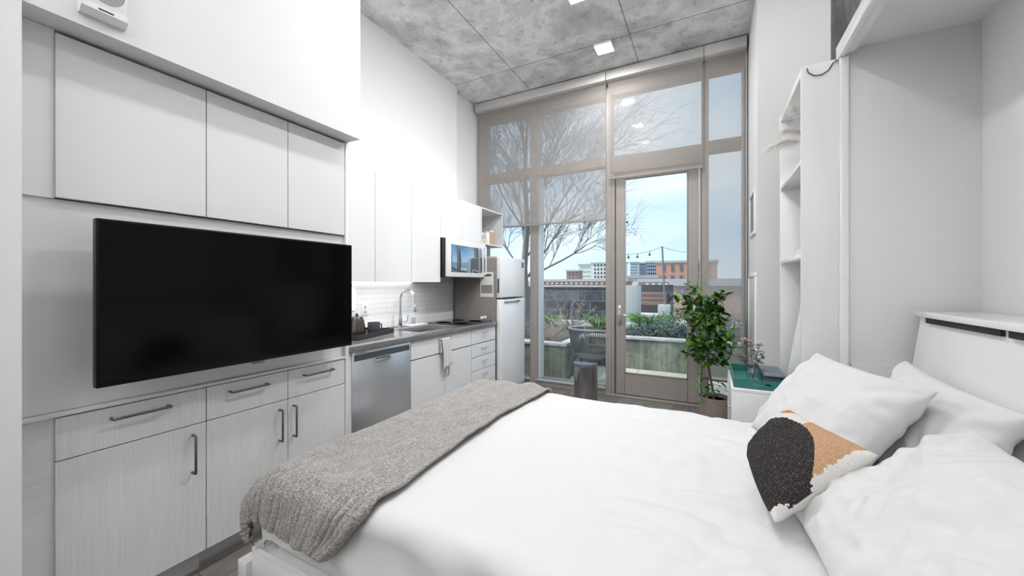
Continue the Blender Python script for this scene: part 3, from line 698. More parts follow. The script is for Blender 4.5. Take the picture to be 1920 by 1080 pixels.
# pillows
def pillow_fn(w, h, th_, seed, wr=.012, puff=2.4, sag=.0):
    def fn(u, v, side):
        x = 2*u-1; y = 2*v-1
        edge = (1-abs(x)**puff)*(1-abs(y)**puff); edge = max(edge, 0)
        pr = .5*th_*edge**.42
        ix = 1-.075*(1-x*x)*0-.09*(1-y*y)*abs(x)**3; iy = 1-.09*(1-x*x)*abs(y)**3
        X = x*w/2*(1-.06*(1-abs(y)**2)*abs(x)**2); Y = y*h/2*(1-.08*(1-abs(x)**2)*abs(y)**2)
        k = (edge**.3)
        wn = wr*k*(nz3(X*7+seed, Y*7, side*3+seed)+.8*(abs(nz3(X*11+seed, Y*5+X*6, seed+side))-.25)+.35*nz3(X*25, Y*25+seed, side))
        # creases running in from the corners
        a = math.atan2(y, x); cr_ = wr*.9*max(0, (abs(x)+abs(y))-1)*math.sin(a*22+seed)*k
        return Vector((X, Y, side*(pr+wn+cr_)-sag*(1-y*y)*0))
    return fn
def pillow(name, label, cat, mat, w, h, th_, M4, seed, wr=.012, nu=90, group=None, warp=0):
    fn0 = pillow_fn(w, h, th_, seed, wr)
    def fn(u, v, sd):
        p = fn0(u, v, sd); k = max(0, 1-u)**1.5*max(0, v)**1.5; return p+Vector((warp*k, -warp*.7*k, 0))
    def sp(u): return .5-.5*math.cos(PI*u)*(.35+.65*1) if False else (u*.35+.65*(.5-.5*math.cos(PI*u)))
    loc = M4.to_translation(); e = M4.to_euler()
    t = thing(name, label, cat, tuple(loc), group=group, rot=tuple(e))
    m = MB(); m.grid(lambda u, v: fn(sp(u), sp(v), 1), nu, nu); m.grid(lambda u, v: fn(sp(u), sp(v), -1), nu, nu, True)
    bmesh.ops.remove_doubles(m.bm, verts=m.bm.verts, dist=.0006)
    # to a single mesh object: no empty needed
    bpy.data.objects.remove(t); 
    o = m.build(name, mat, None, ang=180, origin=(0, 0, 0)); o.matrix_world = M4; o.location = loc; o.rotation_euler = e
    tag(o, label, cat, group); return o
def frame(c, wdir, hdir):
    w = Vector(wdir).normalized(); h = Vector(hdir); h = (h-w*h.dot(w)).normalized(); n_ = w.cross(h)
    m = Matrix((w, h, n_)).transposed().to_4x4(); m.translation = Vector(c); return m
PG = 'white bed pillows'
pillow('pillow', 'white pillow propped on the far side, nearest the nightstand', 'pillow', M['pillow'], .655, .50, .20, frame((.44, 2.075, .805), (.30, -.95, -.02), (.60, .18, .80)), 1.3, .020, 110, group=PG)
pillow('pillow', 'white pillow leaning on the headboard behind the far pillow', 'pillow', M['pillow'], .68, .46, .17, frame((.705, 1.99, .79), (.06, -1, -.05), (.42, 0, .90)), 5.1, .018, group=PG)
pillow('pillow', 'large white crumpled pillow in the near right foreground', 'pillow', M['pillow'], .74, .52, .20, frame((.455, 1.135, .79), (.04, -1, -.02), (.78, .05, .62)), 9.7, .034, 150, group=PG)
pillow('pillow', 'white pillow against the headboard cut off by the right photo edge', 'pillow', M['pillow'], .66, .48, .16, frame((.735, 1.10, .82), (.0, -1, 0), (.40, 0, .90)), 3.9, group=PG)
# decorative cushion
m = M['cushion'] = principled('colour_block_weave', gray(.5), .95, spec=.1); n, l, bb = nodes(m)
tcn = n.new('ShaderNodeTexCoord'); sep = n.new('ShaderNodeSeparateXYZ'); l.new(tcn.outputs['Object'], sep.inputs[0])
wig = noise_node(m, coords(m), 90, 2, .6)
def math_(op, a, b=None):
    x = n.new('ShaderNodeMath'); x.operation = op
    for i, v_ in ((0, a), (1, b)):
        if v_ is None: continue
        if isinstance(v_, (int, float)): x.inputs[i].default_value = v_
        else: l.new(v_, x.inputs[i])
    return x.outputs[0]
wv = math_('MULTIPLY', math_('SUBTRACT', wig, .5), .02)
X_ = math_('ADD', sep.outputs['X'], wv); Y_ = math_('ADD', sep.outputs['Y'], wv)
def circ(cx, cy, r): 
    a = math_('SUBTRACT', X_, cx); b = math_('SUBTRACT', Y_, cy)
    return math_('LESS_THAN', math_('ADD', math_('MULTIPLY', a, a), math_('MULTIPLY', b, b)), r*r)
front = math_('GREATER_THAN', sep.outputs['Z'], .0)
spk = noise_node(m, coords(m), 420, 2, .7)
blk = ramp(m, spk, [(.5, (.028, .025, .026)), (.62, (.06, .055, .055)), (.70, (.55, .5, .48))])
base = ramp(m, noise_node(m, coords(m), 300, 2), [(.3, (.66, .64, .61)), (.7, (.82, .81, .79))])
tan = ramp(m, noise_node(m, coords(m, (1, 1, 1)), 200, 3), [(.3, (.46, .27, .15)), (.7, (.62, .40, .25))])
CUSH = {}
x = mixc(m, circ(.20, -.10, .185), base, tan)
x = mixc(m, circ(-.235, -.235, .10), x, (.62, .22, .12))
x = mixc(m, circ(.0, .0, .01), x, blk); CUSH_BLK = (X_, Y_, blk, base, tan, front, circ, math_)
# final pattern assembled below
stripe = math_('LESS_THAN', math_('ABSOLUTE', math_('ADD', X_, .03)), .115)
half_ = circ(-.08, .012, .196)
tanm = math_('MULTIPLY', math_('LESS_THAN', math_('ADD', Y_, math_('MULTIPLY', X_, -.35)), -.035), math_('MULTIPLY', math_('GREATER_THAN', X_, -.03), math_('GREATER_THAN', Y_, -.170)))
rust = math_('GREATER_THAN', math_('ADD', X_, Y_), .262)
x = mixc(m, tanm, base, tan); x = mixc(m, half_, x, blk); x = mixc(m, rust, x, (.62, .22, .12))
x = mixc(m, front, base, x); colour(m, x); set_bump(m, spk, .5, .003)
pillow('cushion', 'colour-block cushion in black, tan and cream on the bed', 'cushion', M['cushion'], .345, .385, .14, frame((.222, 1.56, .772), (.238, .10, .19), (-.075, .404, .066)), 2.2, .006, warp=.105)

# ================================================================ WALL-BED CABINET, BOOKCASE
CY = 2.57; CX0, CXB = .605, 1.13; CTOP = 2.57
t = thing('bed_cabinet', 'tall white cabinet housing the fold-down bed', 'cabinet', (.87, 1.6, 0))
MB().box(CX0, CXB, CY-.03, CY, 0, 2.60, .002).build('side_panel', M['white'], t)
MB().box(CX0+.04, CXB, CY-.045, CY-.0305, 0, .95).build('side_panel', M['white'], t)
MB().box(CX0, CXB, .60, .63, 0, 2.60, .002).build('side_panel', M['white'], t)
MB().box(CXB-.02, CXB, .63, CY-.03, 0, CTOP).build('back_panel', M['white'], t, smooth=False)
MB().box(CX0+.02, CXB-.02, .63, CY-.03, CTOP, CTOP+.03).build('top_panel', M['white'], t, smooth=False)
MB().box(CX0-.012, CX0+.02, .60, CY+.0, 2.53, 2.602, .002).box(CX0+.02, CX0+.05, .63, CY-.03, 2.545, 2.57).box(CX0+.05, CX0+.065, .63, CY-.03, 2.555, 2.57).build('front_rail', M['gloss'], t)
MB().box(CX0-.006, CX0+.030, CY-.046, CY-.0305, 0, 2.529, .003).build('hinge_strip', M['gloss'], t)
SX_, SY1_ = .445, 3.285
t = thing('bookcase', 'tall white open bookcase beside the bed cabinet', 'bookcase', (.8, 2.93, 0))
MB().box(SX_, CXB, CY+.001, CY+.022, 0, 2.545, .002).build('side_panel', M['white'], t)
MB().box(SX_, CXB, SY1_-.02, SY1_, 0, 2.545, .002).build('side_panel', M['gloss'], t)
MB().box(CXB-.35, CXB-.335, CY+.022, SY1_-.02, 0, 2.52).build('back_panel', M['white'], t, smooth=False)
for z, th_ in ((2.50, .045), (2.02, .022), (1.50, .022), (.62, .022), (.08, .022)):
    MB().box(SX_+.002, CXB-.35, CY+.022, SY1_-.02, z, z+th_, .001).build('shelf', M['gloss'], t)
tag(MB().box(.62, .74, 2.98, 3.16, 1.523, 1.63, .004).build('speaker_box', M['slate']) , 'blue-grey box on the middle bookcase shelf', 'box')
tag(MB().box(.47, .60, 2.66, 2.90, 1.523, 1.545, .002).box(.475, .595, 2.665, 2.895, 1.5455, 1.567, .002).build('book_pair', M['plasticw']), 'white flat case lying on the middle bookcase shelf', 'case')
tag(MB().box(.50, .63, 2.70, 2.88, 1.568, 1.69, .004).build('storage_box', M['slatelid']), 'pale blue-grey box on the flat white case in the bookcase', 'box')
# white folded board leaning in the lower bay
b = MB().prism([(.46, .66), (.475, .66), (.60, 1.47), (.585, 1.47)], 'Y', 2.66, 3.18)
tag(b.build('leaning_board', M['gloss'], smooth=False), 'white board leaning inside the lower bookcase bay', 'board')
# black cable
tag(MB().tube([(.47, CY-.004, 2.525), (.475, CY-.006, 2.50), (.50, CY-.006, 2.478), (.53, CY-.006, 2.474), (.56, CY-.006, 2.49), (.58, CY-.006, 2.525), (.60, CY-.02, 2.535)], .0028, 6).build('cable', M['black']), 'short black cable looping at the top of the bookcase side', 'cable')
# dried pampas in a small vase on the upper shelf
t = thing('pampas_vase', 'pale feathery dried pampas in a white vase on the upper shelf', 'dried flowers', (.60, 2.98, 2.043))
MB().lathe((.60, 2.98, 2.043), [(.03, 0), (.042, .03), (.034, .09), (.016, .13), (.02, .15)], 24).build('vase', M['plasticw'], t)
M['pampas'] = principled('pampas', (.84, .82, .78), .9)
M['pampas2'] = principled('pampas_tan', (.55, .42, .26), .9)
pm = MB(); rnd = random.Random(3)
for (tip, n_) in (((.36, 3.05, 2.26), 420), ((.50, 2.80, 2.40), 300), ((.42, 2.95, 2.32), 320), ((.46, 2.90, 2.44), 300)):
    p0 = Vector((.60, 2.98, 2.19)); p3 = Vector(tip); mid = (p0+p3)/2+Vector((0, 0, .12)); path = [p0.lerp(mid, k/6).lerp(mid.lerp(p3, k/6), k/6) for k in range(7)]
    pm.tube(path, .0015, 5)
    for k in range(n_):
        s = .35+.65*rnd.random(); i = min(5, int(s*6)); q = path[i].lerp(path[i+1], s*6-i)
        d = (path[6]-path[3]).normalized()+Vector((rnd.gauss(0, .6), rnd.gauss(0, .6), rnd.gauss(-.1, .6))); d.normalize()
        pm.tube([q, q+d*.03, q+d*.055+Vector((0, 0, -.01))], [.0009, .0007, .0004], 3, False)
pm.build('plumes', M['pampas'], t)

# wall vents / panels on the right column side
def wall_frame(y0, y1, z0, z1, lab, cat, name, inner):
    t = thing(name, lab, cat, (.36, (y0+y1)/2, z0))
    b = MB().box(.345, .36, y0, y1, z0, z0+.03, .002).box(.345, .36, y0, y1, z1-.03, z1, .002).box(.345, .36, y0, y0+.03, z0+.03, z1-.03, .002).box(.345, .36, y1-.03, y1, z0+.03, z1-.03, .002)
    b.build('frame', M['trimw'], t)
    b = MB().box(.354, .359, y0+.03, y1-.03, z0+.03, z1-.03)
    b.build('panel', inner, t)
    return t
wall_frame(3.92, 4.36, 1.80, 2.20, 'white framed grey return vent high on the column side', 'vent', 'return_vent', principled('vent_grey', (.26, .26, .27), .6))
wall_frame(3.86, 4.50, .55, 1.45, 'white framed access panel low on the column side', 'panel', 'access_panel', M['white'])

# ================================================================ NIGHTSTAND WITH TRAY
NX0, NX1, NY0, NY1, NZ = .125, .44, 2.78, 3.36, .70
t = thing('nightstand', 'white nightstand between the bed and the bookcase', 'nightstand', ((NX0+NX1)/2, 3.0, 0))
MB().box(NX0, NX1, NY0, NY1, NZ-.02, NZ, .002).box(NX0, NX1, NY0, NY0+.016, 0, NZ-.02, .001).box(NX0, NX1, NY1-.016, NY1, 0, NZ-.02, .001).box(NX1-.012, NX1, NY0+.016, NY1-.016, .05, NZ-.02).build('case', M['gloss'], t)
d = MB().box(NX0+.004, NX0+.02, NY0+.02, NY1-.02, .36, NZ-.03, .002).build('drawer', M['white'], t)
MB().sphere((NX0-.004, 3.0, .52), .009).build('knob', M['steel'], d)
MB().box(NX0+.02, NX1-.012, NY0+.016, NY1-.016, .05, .07).build('shelf', M['white'], t)
tr = thing('tray', 'teal serving tray with cut-out handles on the nightstand', 'tray', (.287, 3.07, NZ), 0)
b = MB(); w_, l_ = .15, .26; hh = .058
b.box(-w_, w_, -l_, l_, .0, .008, .001)
b.box(-w_, -w_+.008, -l_, l_, .008, hh).box(w_-.008, w_, -l_, l_, .008, hh).box(-w_+.008, w_-.008, l_-.008, l_, .008, hh)
b.box(-w_+.008, -.05, -l_, -l_+.008, .008, hh).box(.05, w_-.008, -l_, -l_+.008, .008, hh).box(-.05, .05, -l_, -l_+.008, .008, .022).box(-.05, .05, -l_, -l_+.008, .038, hh)
b.build('tray_body', M['teal'], tr, local=True, smooth=False)
vs = thing('bud_vase', 'small clear glass bottle vase of faded pink flowers on the teal tray', 'vase', (.262, 3.03, NZ+.009))
MB().lathe((.262, 3.03, NZ+.009), [(.034, 0), (.040, .01), (.040, .065), (.022, .088), (.016, .10), (.020, .112)], 24).build('vase', M['vase'], vs)
M['petal'] = principled('faded_petal', (.62, .46, .40), .8); M['greyleaf'] = principled('grey_leaf', (.17, .18, .175), .8); M['stem'] = principled('stem', (.14, .12, .11), .8)
st = MB(); lf = MB(); fl = MB(); rnd = random.Random(5)
for (tx, ty, tz) in ((-.055, .0, .27), (-.015, .01, .255), (.035, -.01, .245), (.06, -.01, .21), (-.075, .01, .17), (-.08, .0, .20), (.04, .02, .16)):
    p0 = Vector((.262, 3.03, NZ+.02)); p1 = Vector((.262+tx, 3.03+ty, NZ+tz))
    path = [p0.lerp(p1, k/5)+Vector((0, 0, .015*math.sin(PI*k/5))) for k in range(6)]
    st.tube(path, .0016, 5)
    for k in range(11):
        q = path[2].lerp(p1, rnd.random()); d = Vector((rnd.uniform(-1, 1), rnd.uniform(-1, 1), rnd.uniform(-.3, .5)))
        lf.leaf(q, d, (0, 0, 1), .046, .020)
    if tz > .23:
        for k in range(26):
            a = rnd.uniform(0, 2*PI); e = rnd.uniform(.0, 1.1); d = Vector((math.cos(a)*math.cos(e), math.sin(a)*math.cos(e), math.sin(e)))
            fl.leaf(p1, d, (0, 0, 1), .032, .012, .1)
st.build('stem', M['stem'], vs); lf.build('leaves', M['greyleaf'], vs); fl.build('flower', M['petal'], vs)
t = thing('storage_case', 'round-cornered slate blue case with lid on the teal tray', 'box', (.368, 3.06, NZ+.009))
MB().box(.312, .425, 2.90, 3.22, NZ+.009, NZ+.065, .022, 4).build('body', M['slate'], t)
MB().box(.310, .427, 2.898, 3.222, NZ+.0655, NZ+.082, .007, 3).build('lid', M['slatelid'], t)
tag(MB().box(.36, .42, 2.83, 2.88, NZ+.009, NZ+.055, .004).build('glass_dish', M['vase']), 'tiny clear glass dish at the tray front', 'dish')

# ================================================================ POTTED FICUS
FXp, FYp = .045, 4.20
t = thing('potted_ficus', 'leafy green artificial ficus in a wicker basket by the door', 'plant', (FXp, FYp, 0))
pr = [(.10, 0), (.122, .05), (.132, .14), (.130, .23), (.136, .265), (.130, .268), (.122, .23)]
MB().lathe((FXp, FYp, 0), pr, 40).build('basket', M['basket'], t)
MB().tube([(FXp+.135, FYp, .25), (FXp+.15, FYp, .30), (FXp+.135, FYp+.03, .32), (FXp+.12, FYp+.05, .26)], .006, 6).tube([(FXp-.135, FYp, .25), (FXp-.15, FYp-.02, .30), (FXp-.13, FYp-.05, .25)], .006, 6).build('basket_handle', M['basket'], t)
MB().cyl((FXp, FYp, .20), .121, .03, 32, bev=.008).build('moss', M['moss'], t)
stm = MB(); lv = MB(); rnd = random.Random(12)
trunk = [Vector((FXp, FYp, .2)), Vector((FXp-.02, FYp, .35)), Vector((FXp-.055, FYp+.01, .55)), Vector((FXp-.05, FYp, .75)), Vector((FXp-.08, FYp, 1.0)), Vector((FXp-.06, FYp, 1.2))]
stm.tube(trunk, [.013, .011, .009, .008, .006, .003], 8)
def tp(s):
    s *= 5; i = min(4, int(s)); return trunk[i].lerp(trunk[i+1], s-i)
for k in range(52):
    s = .40+.60*(k/51); p = tp(s); a = k*2.4+rnd.uniform(-.3, .3); up = rnd.uniform(.1, .8)
    ln = rnd.uniform(.14, .27)*(1.0 if s < .85 else .75); ln *= 1.25 if math.cos(a) < 0 else 1.12
    d = Vector((math.cos(a), math.sin(a)*.8, up)).normalized()
    q = p+d*ln; mid = p.lerp(q, .5)+Vector((0, 0, .02)); stm.tube([p, mid, q], [.003, .002, .001], 5)
    for j in range(13):
        w = rnd.uniform(.25, 1.05); c_ = p.lerp(q, w) if w < 1 else q
        dd = Vector((rnd.uniform(-1, 1), rnd.uniform(-1, 1), rnd.uniform(-.8, .55)))+d*.5
        lv.leaf(c_, dd, Vector((rnd.uniform(-.4, .4), rnd.uniform(-.4, .4), 1)), rnd.uniform(.068, .112), rnd.uniform(.038, .062), .18)
for (zz, n_) in ((.30, 5), (.38, 7), (.45, 7), (.52, 7)):
    p = tp((zz-.2)*.85)
    for j in range(n_):
        a = rnd.uniform(0, 2*PI); d = Vector((math.cos(a), math.sin(a), rnd.uniform(-.2, .4))); q = p+d*rnd.uniform(.04, .13)
        stm.tube([p, q], [.002, .001], 5); lv.leaf(q, d+Vector((0, 0, -.4)), (0, 0, 1), .075, .042, .2)
stm.build('stem', M['bark'], t); lv.build('leaves', M['leafg'], t, ang=180)

# ================================================================ TERRACE
m = M['paver'] = principled('beige_pavers', (.55, .54, .46), .85); n, l, bb = nodes(m); br = n.new('ShaderNodeTexBrick'); l.new(coords(m), br.inputs['Vector']); br.offset = 0
br.inputs['Scale'].default_value = 1; br.inputs['Brick Width'].default_value = .9; br.inputs['Row Height'].default_value = .9; br.inputs['Mortar Size'].default_value = .006
br.inputs['Color1'].default_value = (.60, .58, .48, 1); br.inputs['Color2'].default_value = (.54, .53, .44, 1); br.inputs['Mortar'].default_value = (.22, .22, .2, 1)
colour(m, mixc(m, .5, br.outputs['Color'], ramp(m, noise_node(m, coords(m), 5, 6), [(.3, gray(.75)), (.7, gray(1.1))]), 'MULTIPLY'))
struct('terrace_paving', MB().box(-9, 7, WIN+.13, 16, -.14, -.02), M['paver'], smooth=False)
t = thing('planter_wall', 'long grey concrete planter wall beyond the door glass', 'planter', (1.5, 6.45, -.02))
MB().box(-1.82, 6, 6.40, 6.52, -.02, .455, .005).build('wall', M['concrete_p'], t)
MB().box(-1.82, 6, 6.38, 6.55, .456, .50, .008).build('coping', M['cap'], t)
t = thing('planter_wall', 'nearer concrete planter wall seen left, behind the woven chair', 'planter', (-4, 5.26, -.02))
MB().box(-8, -1.82, 5.20, 5.32, -.02, .455, .005).box(-1.94, -1.82, 5.32, 6.40, -.02, .455, .005).build('wall', M['concrete_p'], t)
MB().box(-8, -1.81, 5.18, 5.35, .456, .50, .008).box(-1.96, -1.81, 5.35, 6.375, .456, .50, .008).build('coping', M['cap'], t)
s = MB().box(-8, -1.96, 5.35, 8.3, .0, .42).box(-1.81, 6, 6.56, 8.3, .0, .42); o = s.build('soil_bed', M['soil'], smooth=False); tag(o, 'brown planting soil filling the raised planters', 'soil', kind='stuff')
tag(MB().box(-8, 1.6, 8.32, 8.50, -.02, .52, .01).build('low_wall', M['cap']), 'pale low concrete curb behind the planting beds', 'wall')
# dark stone wall
m = M['stonewall'] = principled('dark_stone_blocks', gray(.12), .6); n, l, bb = nodes(m)
tt = n.new('ShaderNodeTexCoord'); s2 = n.new('ShaderNodeSeparateXYZ'); s3 = n.new('ShaderNodeCombineXYZ'); l.new(tt.outputs['Object'], s2.inputs[0]); l.new(s2.outputs['X'], s3.inputs['X']); l.new(s2.outputs['Z'], s3.inputs['Y'])
br = n.new('ShaderNodeTexBrick'); l.new(s3.outputs[0], br.inputs['Vector']); br.inputs['Scale'].default_value = 1; br.inputs['Brick Width'].default_value = .6; br.inputs['Row Height'].default_value = .24; br.inputs['Mortar Size'].default_value = .008
br.inputs['Color1'].default_value = (.055, .06, .075, 1); br.inputs['Color2'].default_value = (.16, .155, .16, 1); br.inputs['Mortar'].default_value = (.24, .25, .28, 1)
colour(m, mixc(m, .7, br.outputs['Color'], ramp(m, noise_node(m, coords(m), 3, 5), [(.35, gray(.6)), (.65, gray(1.5))]), 'MULTIPLY'))
p = at(1165, 535, 9.2)
t = thing('stone_wall', 'dark blue-grey block wall behind the terrace planting', 'wall', (-5, 9.3, -.02))
MB().box(-10, p.x-.02, 9.2, 9.45, -.02, 1.27, .005).build('blocks', M['stonewall'], t)
MB().box(-10, p.x-.02, 9.16, 9.49, 1.271, 1.315, .005).build('coping', M['cap'], t)
pc = principled('pale_cast_concrete', (.50, .51, .52), .8, bump=(8, .3, .01))
tag(MB().box(p.x, at(1197, 535, 9.1).x, 9.05, 9.5, -.02, 1.32, .008).build('concrete_pier', pc), 'pale concrete pier ending the dark block wall', 'pier')
# wooden bench with dark frame
def P_(u, v, Y): return at(u, v, Y)
t = thing('terrace_bench', 'slatted brown wooden bench with dark frame on the terrace', 'bench', (P_(1225, 580, 10.5).x, 10.6, -.02))
xa, xb = P_(1198, 0, 10.5).x, P_(1250, 0, 10.5).x
for k, zz in enumerate((.80, .92, 1.04)):
    MB().box(xa, xb, 10.55, 10.60, zz, zz+.10, .005).build('slat', principled('bench_wood', (.28, .18, .15), .6) if k == 0 else bpy.data.materials['bench_wood'], t)
MB().box(xa, xb, 10.0, 10.54, .52, .60, .01).build('seat', M['cap'], t)
MB().prism([(9.95, -.02), (10.05, .5), (10.5, .5), (10.62, 1.16), (10.7, 1.16), (10.62, .4), (10.5, -.02)], 'X', xb, xb+.12).prism([(9.95, -.02), (10.05, .5), (10.5, .5), (10.62, 1.16), (10.7, 1.16), (10.62, .4), (10.5, -.02)], 'X', xa-.08, xa-.001).build('frame', M['darkgrey'], t)
tag(MB().box(xa-.3, P_(1262, 0, 12).x, 12.0, 12.15, -.02, 1.33, .005).build('dark_fence', principled('dark_fence', (.06, .058, .07), .6)), 'dark low screen wall behind the wooden bench', 'fence')
tag(MB().box(P_(1234, 0, 9.3).x, P_(1256, 0, 9.3).x, 9.2, 9.5, .40, .88, .01).build('concrete_block', pc), 'small pale concrete block at the base of the lamp pole', 'block')
tag(MB().box(P_(1234, 0, 9.3).x-.15, P_(1256, 0, 9.3).x+.6, 9.15, 9.6, -.02, .399, .01).build('block_base', M['concrete_p']), 'grey concrete base under the small pale block', 'base')
p = P_(1247, 573, 9.35); q = P_(1241.5, 462, 9.35)
tag(MB().tube([(p.x, 9.35, .88), (q.x, 9.35, q.z)], [.022, .018], 10).build('light_pole', principled('pole', (.20, .21, .23), .5)), 'slim grey pole carrying the string lights', 'pole')
# string lights
t = thing('string_lights', 'thin cable with hanging bulbs strung from the slim pole', 'string lights', (q.x, 9.35, q.z))
w = MB(); A = Vector((q.x, 9.35, q.z-.01)); Bp = P_(1130, 468, 9.35); wire = []
for k in range(21):
    s = k/20; z = -.28*4*s*(1-s)*.5; wire.append(A.lerp(Bp, s)+Vector((0, 0, z)))
w.tube(wire, .004, 5); A2 = A+Vector((.0, 0, -.0)); B2 = P_(1330, 470, 9.35)
w.tube([A2.lerp(B2, k/12)+Vector((0, 0, -.15*4*(k/12)*(1-k/12)*.5)) for k in range(13)], .004, 5); w.build('cable', M['black'], t)
for k in (4, 8, 11, 15, 18):
    MB().cyl((wire[k].x, wire[k].y, wire[k].z-.05), .008, .05, 8).sphere((wire[k].x, wire[k].y, wire[k].z-.075), .026, (1, 1, 1.3), 10).build('bulb', M['darkgrey'], t)

# woven chair
t = thing('woven_chair', 'grey rope-woven armchair on the terrace outside the window', 'chair', (-1.72, 5.6, -.02))
def rim(a, z, r): return Vector((-1.45+r*.34*math.cos(a), 5.0+.28+r*.27*math.sin(a), z))
rp = MB(); RN = 84
for k in range(RN):
    a = 2*PI*k/RN
    if .15 < (a/(2*PI)) < .35: zt = .46
    else: zt = .72
    rp.tube([rim(a, zt, 1.0), rim(a+.04, (zt+.36)/2, .93), rim(a+.08, .36, .72)], .0075, 5)
M['rope'] = principled('grey_rope', (.20, .20, .205), .8)
rp.build('rope_shell', M['rope'], t)
r1 = MB(); r1.tube([rim(2*PI*k/40, .46 if 6 < k < 14 else .73, 1.0) for k in range(41)], .014, 8); r1.tube([rim(2*PI*k/40, .355, .72) for k in range(41)], .012, 8); r1.build('rim', principled('rim_grey', (.50, .50, .50), .6), t)
MB().lathe((-1.45, 5.28, .33), [(.235, 0), (.25, .02), (.245, .07), (.2, .085), (.01, .09)], 28).build('seat', M['rope'], t)
for (sx_, sy_) in ((-1, -1), (1, -1), (-1, 1), (1, 1)):
    MB().tube([(-1.45+.2*sx_, 5.28+.16*sy_, .36), (-1.45+.29*sx_, 5.28+.22*sy_, -.02)], [.014, .009], 8).build('leg', M['darkgrey'], t)
# bare tree
rnd = random.Random(21)
tk = MB(); br_ = MB(); tw_ = MB(); buds = []
base = Vector((-2.90, 6.1, .42))
def grow(p, d, ln, r, lev, path0=None):
    seg = 5; pts = [p]; rs = [r]; q = p.copy(); dd = d.copy()
    for k in range(seg):
        dd = (dd+Vector((rnd.gauss(0, .10), rnd.gauss(0, .10), rnd.gauss(.04 if lev < 3 else -.01, .07)))).normalized()
        
        if q.y < 5.45 and dd.y < 0: dd.y *= -.5; dd.normalize()
        q = q+dd*ln/seg; pts.append(q.copy()); rs.append(r*(1-.45*(k+1)/seg))
    mb = br_ if lev < 3 else tw_
    mb.tube(pts, rs, 6 if lev < 3 else 4, False)
    if lev >= 5: 
        buds.append(q); return
    nchild = (5, 7, 6, 4, 3, 2)[lev]
    for k in range(nchild):
        i = rnd.randint(1 if lev else 2, seg); b = pts[i]
        a = rnd.uniform(0, 2*PI); u = dd.orthogonal().normalized(); w_ = dd.cross(u)
        sp_ = rnd.uniform(.30, .72); nd = (dd+(u*math.cos(a)+w_*math.sin(a))*sp_+Vector((0, 0, .12))).normalized()
        grow(b, nd, ln*rnd.uniform(.52, .78), max(rs[i]*.55, .0026), lev+1)
tr_pts = [base, base+Vector((.03, 0, .6)), base+Vector((-.02, 0, 1.2)), base+Vector((.03, .02, 1.9)), base+Vector((.0, .0, 2.9)), base+Vector((.05, .02, 4.2))]
tk.tube(tr_pts, [.075, .068, .062, .052, .035, .015], 12)
for (i, dx_, dy_, dz_, ln) in ((1.7, .75, -.3, .55, 1.3), (2.0, -.8, -.1, .6, 1.3), (2.25, .8, .2, .75, 1.6), (2.5, -.5, .5, .8, 1.4), (2.7, .65, -.2, 1.0, 1.7), (2.9, -.7, -.2, 1.0, 1.5), (3.15, .55, .2, 1.1, 1.7), (3.4, -.5, .1, 1.2, 1.5), (3.6, .7, .0, 1.0, 1.4), (3.9, .3, -.2, 1.2, 1.4), (4.2, -.35, .2, 1.2, 1.2), (4.5, .4, 0, 1.2, 1.2), (1.75, .9, .3, .28, 1.2)):
    k = int(i); p = tr_pts[k].lerp(tr_pts[min(k+1, 5)], i-k)
    grow(p, Vector((dx_*.9, dy_, dz_*1.25)).normalized(), ln*1.0, .020, 1)
t = thing('bare_tree', 'tall leafless tree with spreading branches outside the left window', 'tree', tuple(base))
tk.build('trunk', M['tree'], t); br_.build('branches', M['tree'], t, ang=180); tw_.build('twigs', M['tree'], t, ang=180)
lf = MB()
for k in range(140):
    b = rnd.choice(buds)
    if b.z > 2.9 and rnd.random() < .6: continue
    lf.leaf(b, (rnd.uniform(-1, 1), rnd.uniform(-1, 1), -1), (0, 1, 0), .05, .03)
lf.build('withered_leaves', principled('withered', (.10, .09, .11), .9), t)
# dry branchy shrub, and green shrubs
def twiggy(c, n_, h, spread, lab, mat, seed, r0=.006):
    r = random.Random(seed); m_ = MB()
    for k in range(n_):
        a = r.uniform(0, 2*PI); e = r.uniform(.25, 1.2); d = Vector((math.cos(a)*math.cos(e)*spread, math.sin(a)*math.cos(e)*spread, math.sin(e)))
        p = Vector(c)+Vector((r.gauss(0, .08), r.gauss(0, .06), 0)); L_ = h*r.uniform(.5, 1.1); q = p+d*L_*.5+Vector((0, 0, r.uniform(-.03, .03))); e_ = q+(d+Vector((r.gauss(0, .3), r.gauss(0, .3), r.gauss(0, .3))))*L_*.5
        m_.tube([p, q, e_], [r0, r0*.75, r0*.3], 5)
        for j in range(3):
            s = q.lerp(e_, r.random()); m_.tube([s, s+Vector((r.gauss(0, .09), r.gauss(0, .09), r.gauss(.03, .09)))], [r0*.5, r0*.25], 4)
    o = m_.build('dry_shrub', mat); tag(o, lab, 'shrub'); return o
M['twig'] = principled('dry_twig', (.42, .36, .33), .9)
twiggy((-2.35, 5.75, .42), 80, .50, 1.2, 'tangled dry twigs of a dormant shrub in the left planter', M['twig'], 4, .0045)
twiggy((-2.55, 7.6, .42), 26, .85, 1.0, 'dry forked shrub behind the woven chair, near the dark wall', M['twig'], 8, .010)
twiggy((-3.2, 6.9, .42), 40, .6, 1.2, 'low dry twigs in the planter behind the tree trunk', M['twig'], 9)
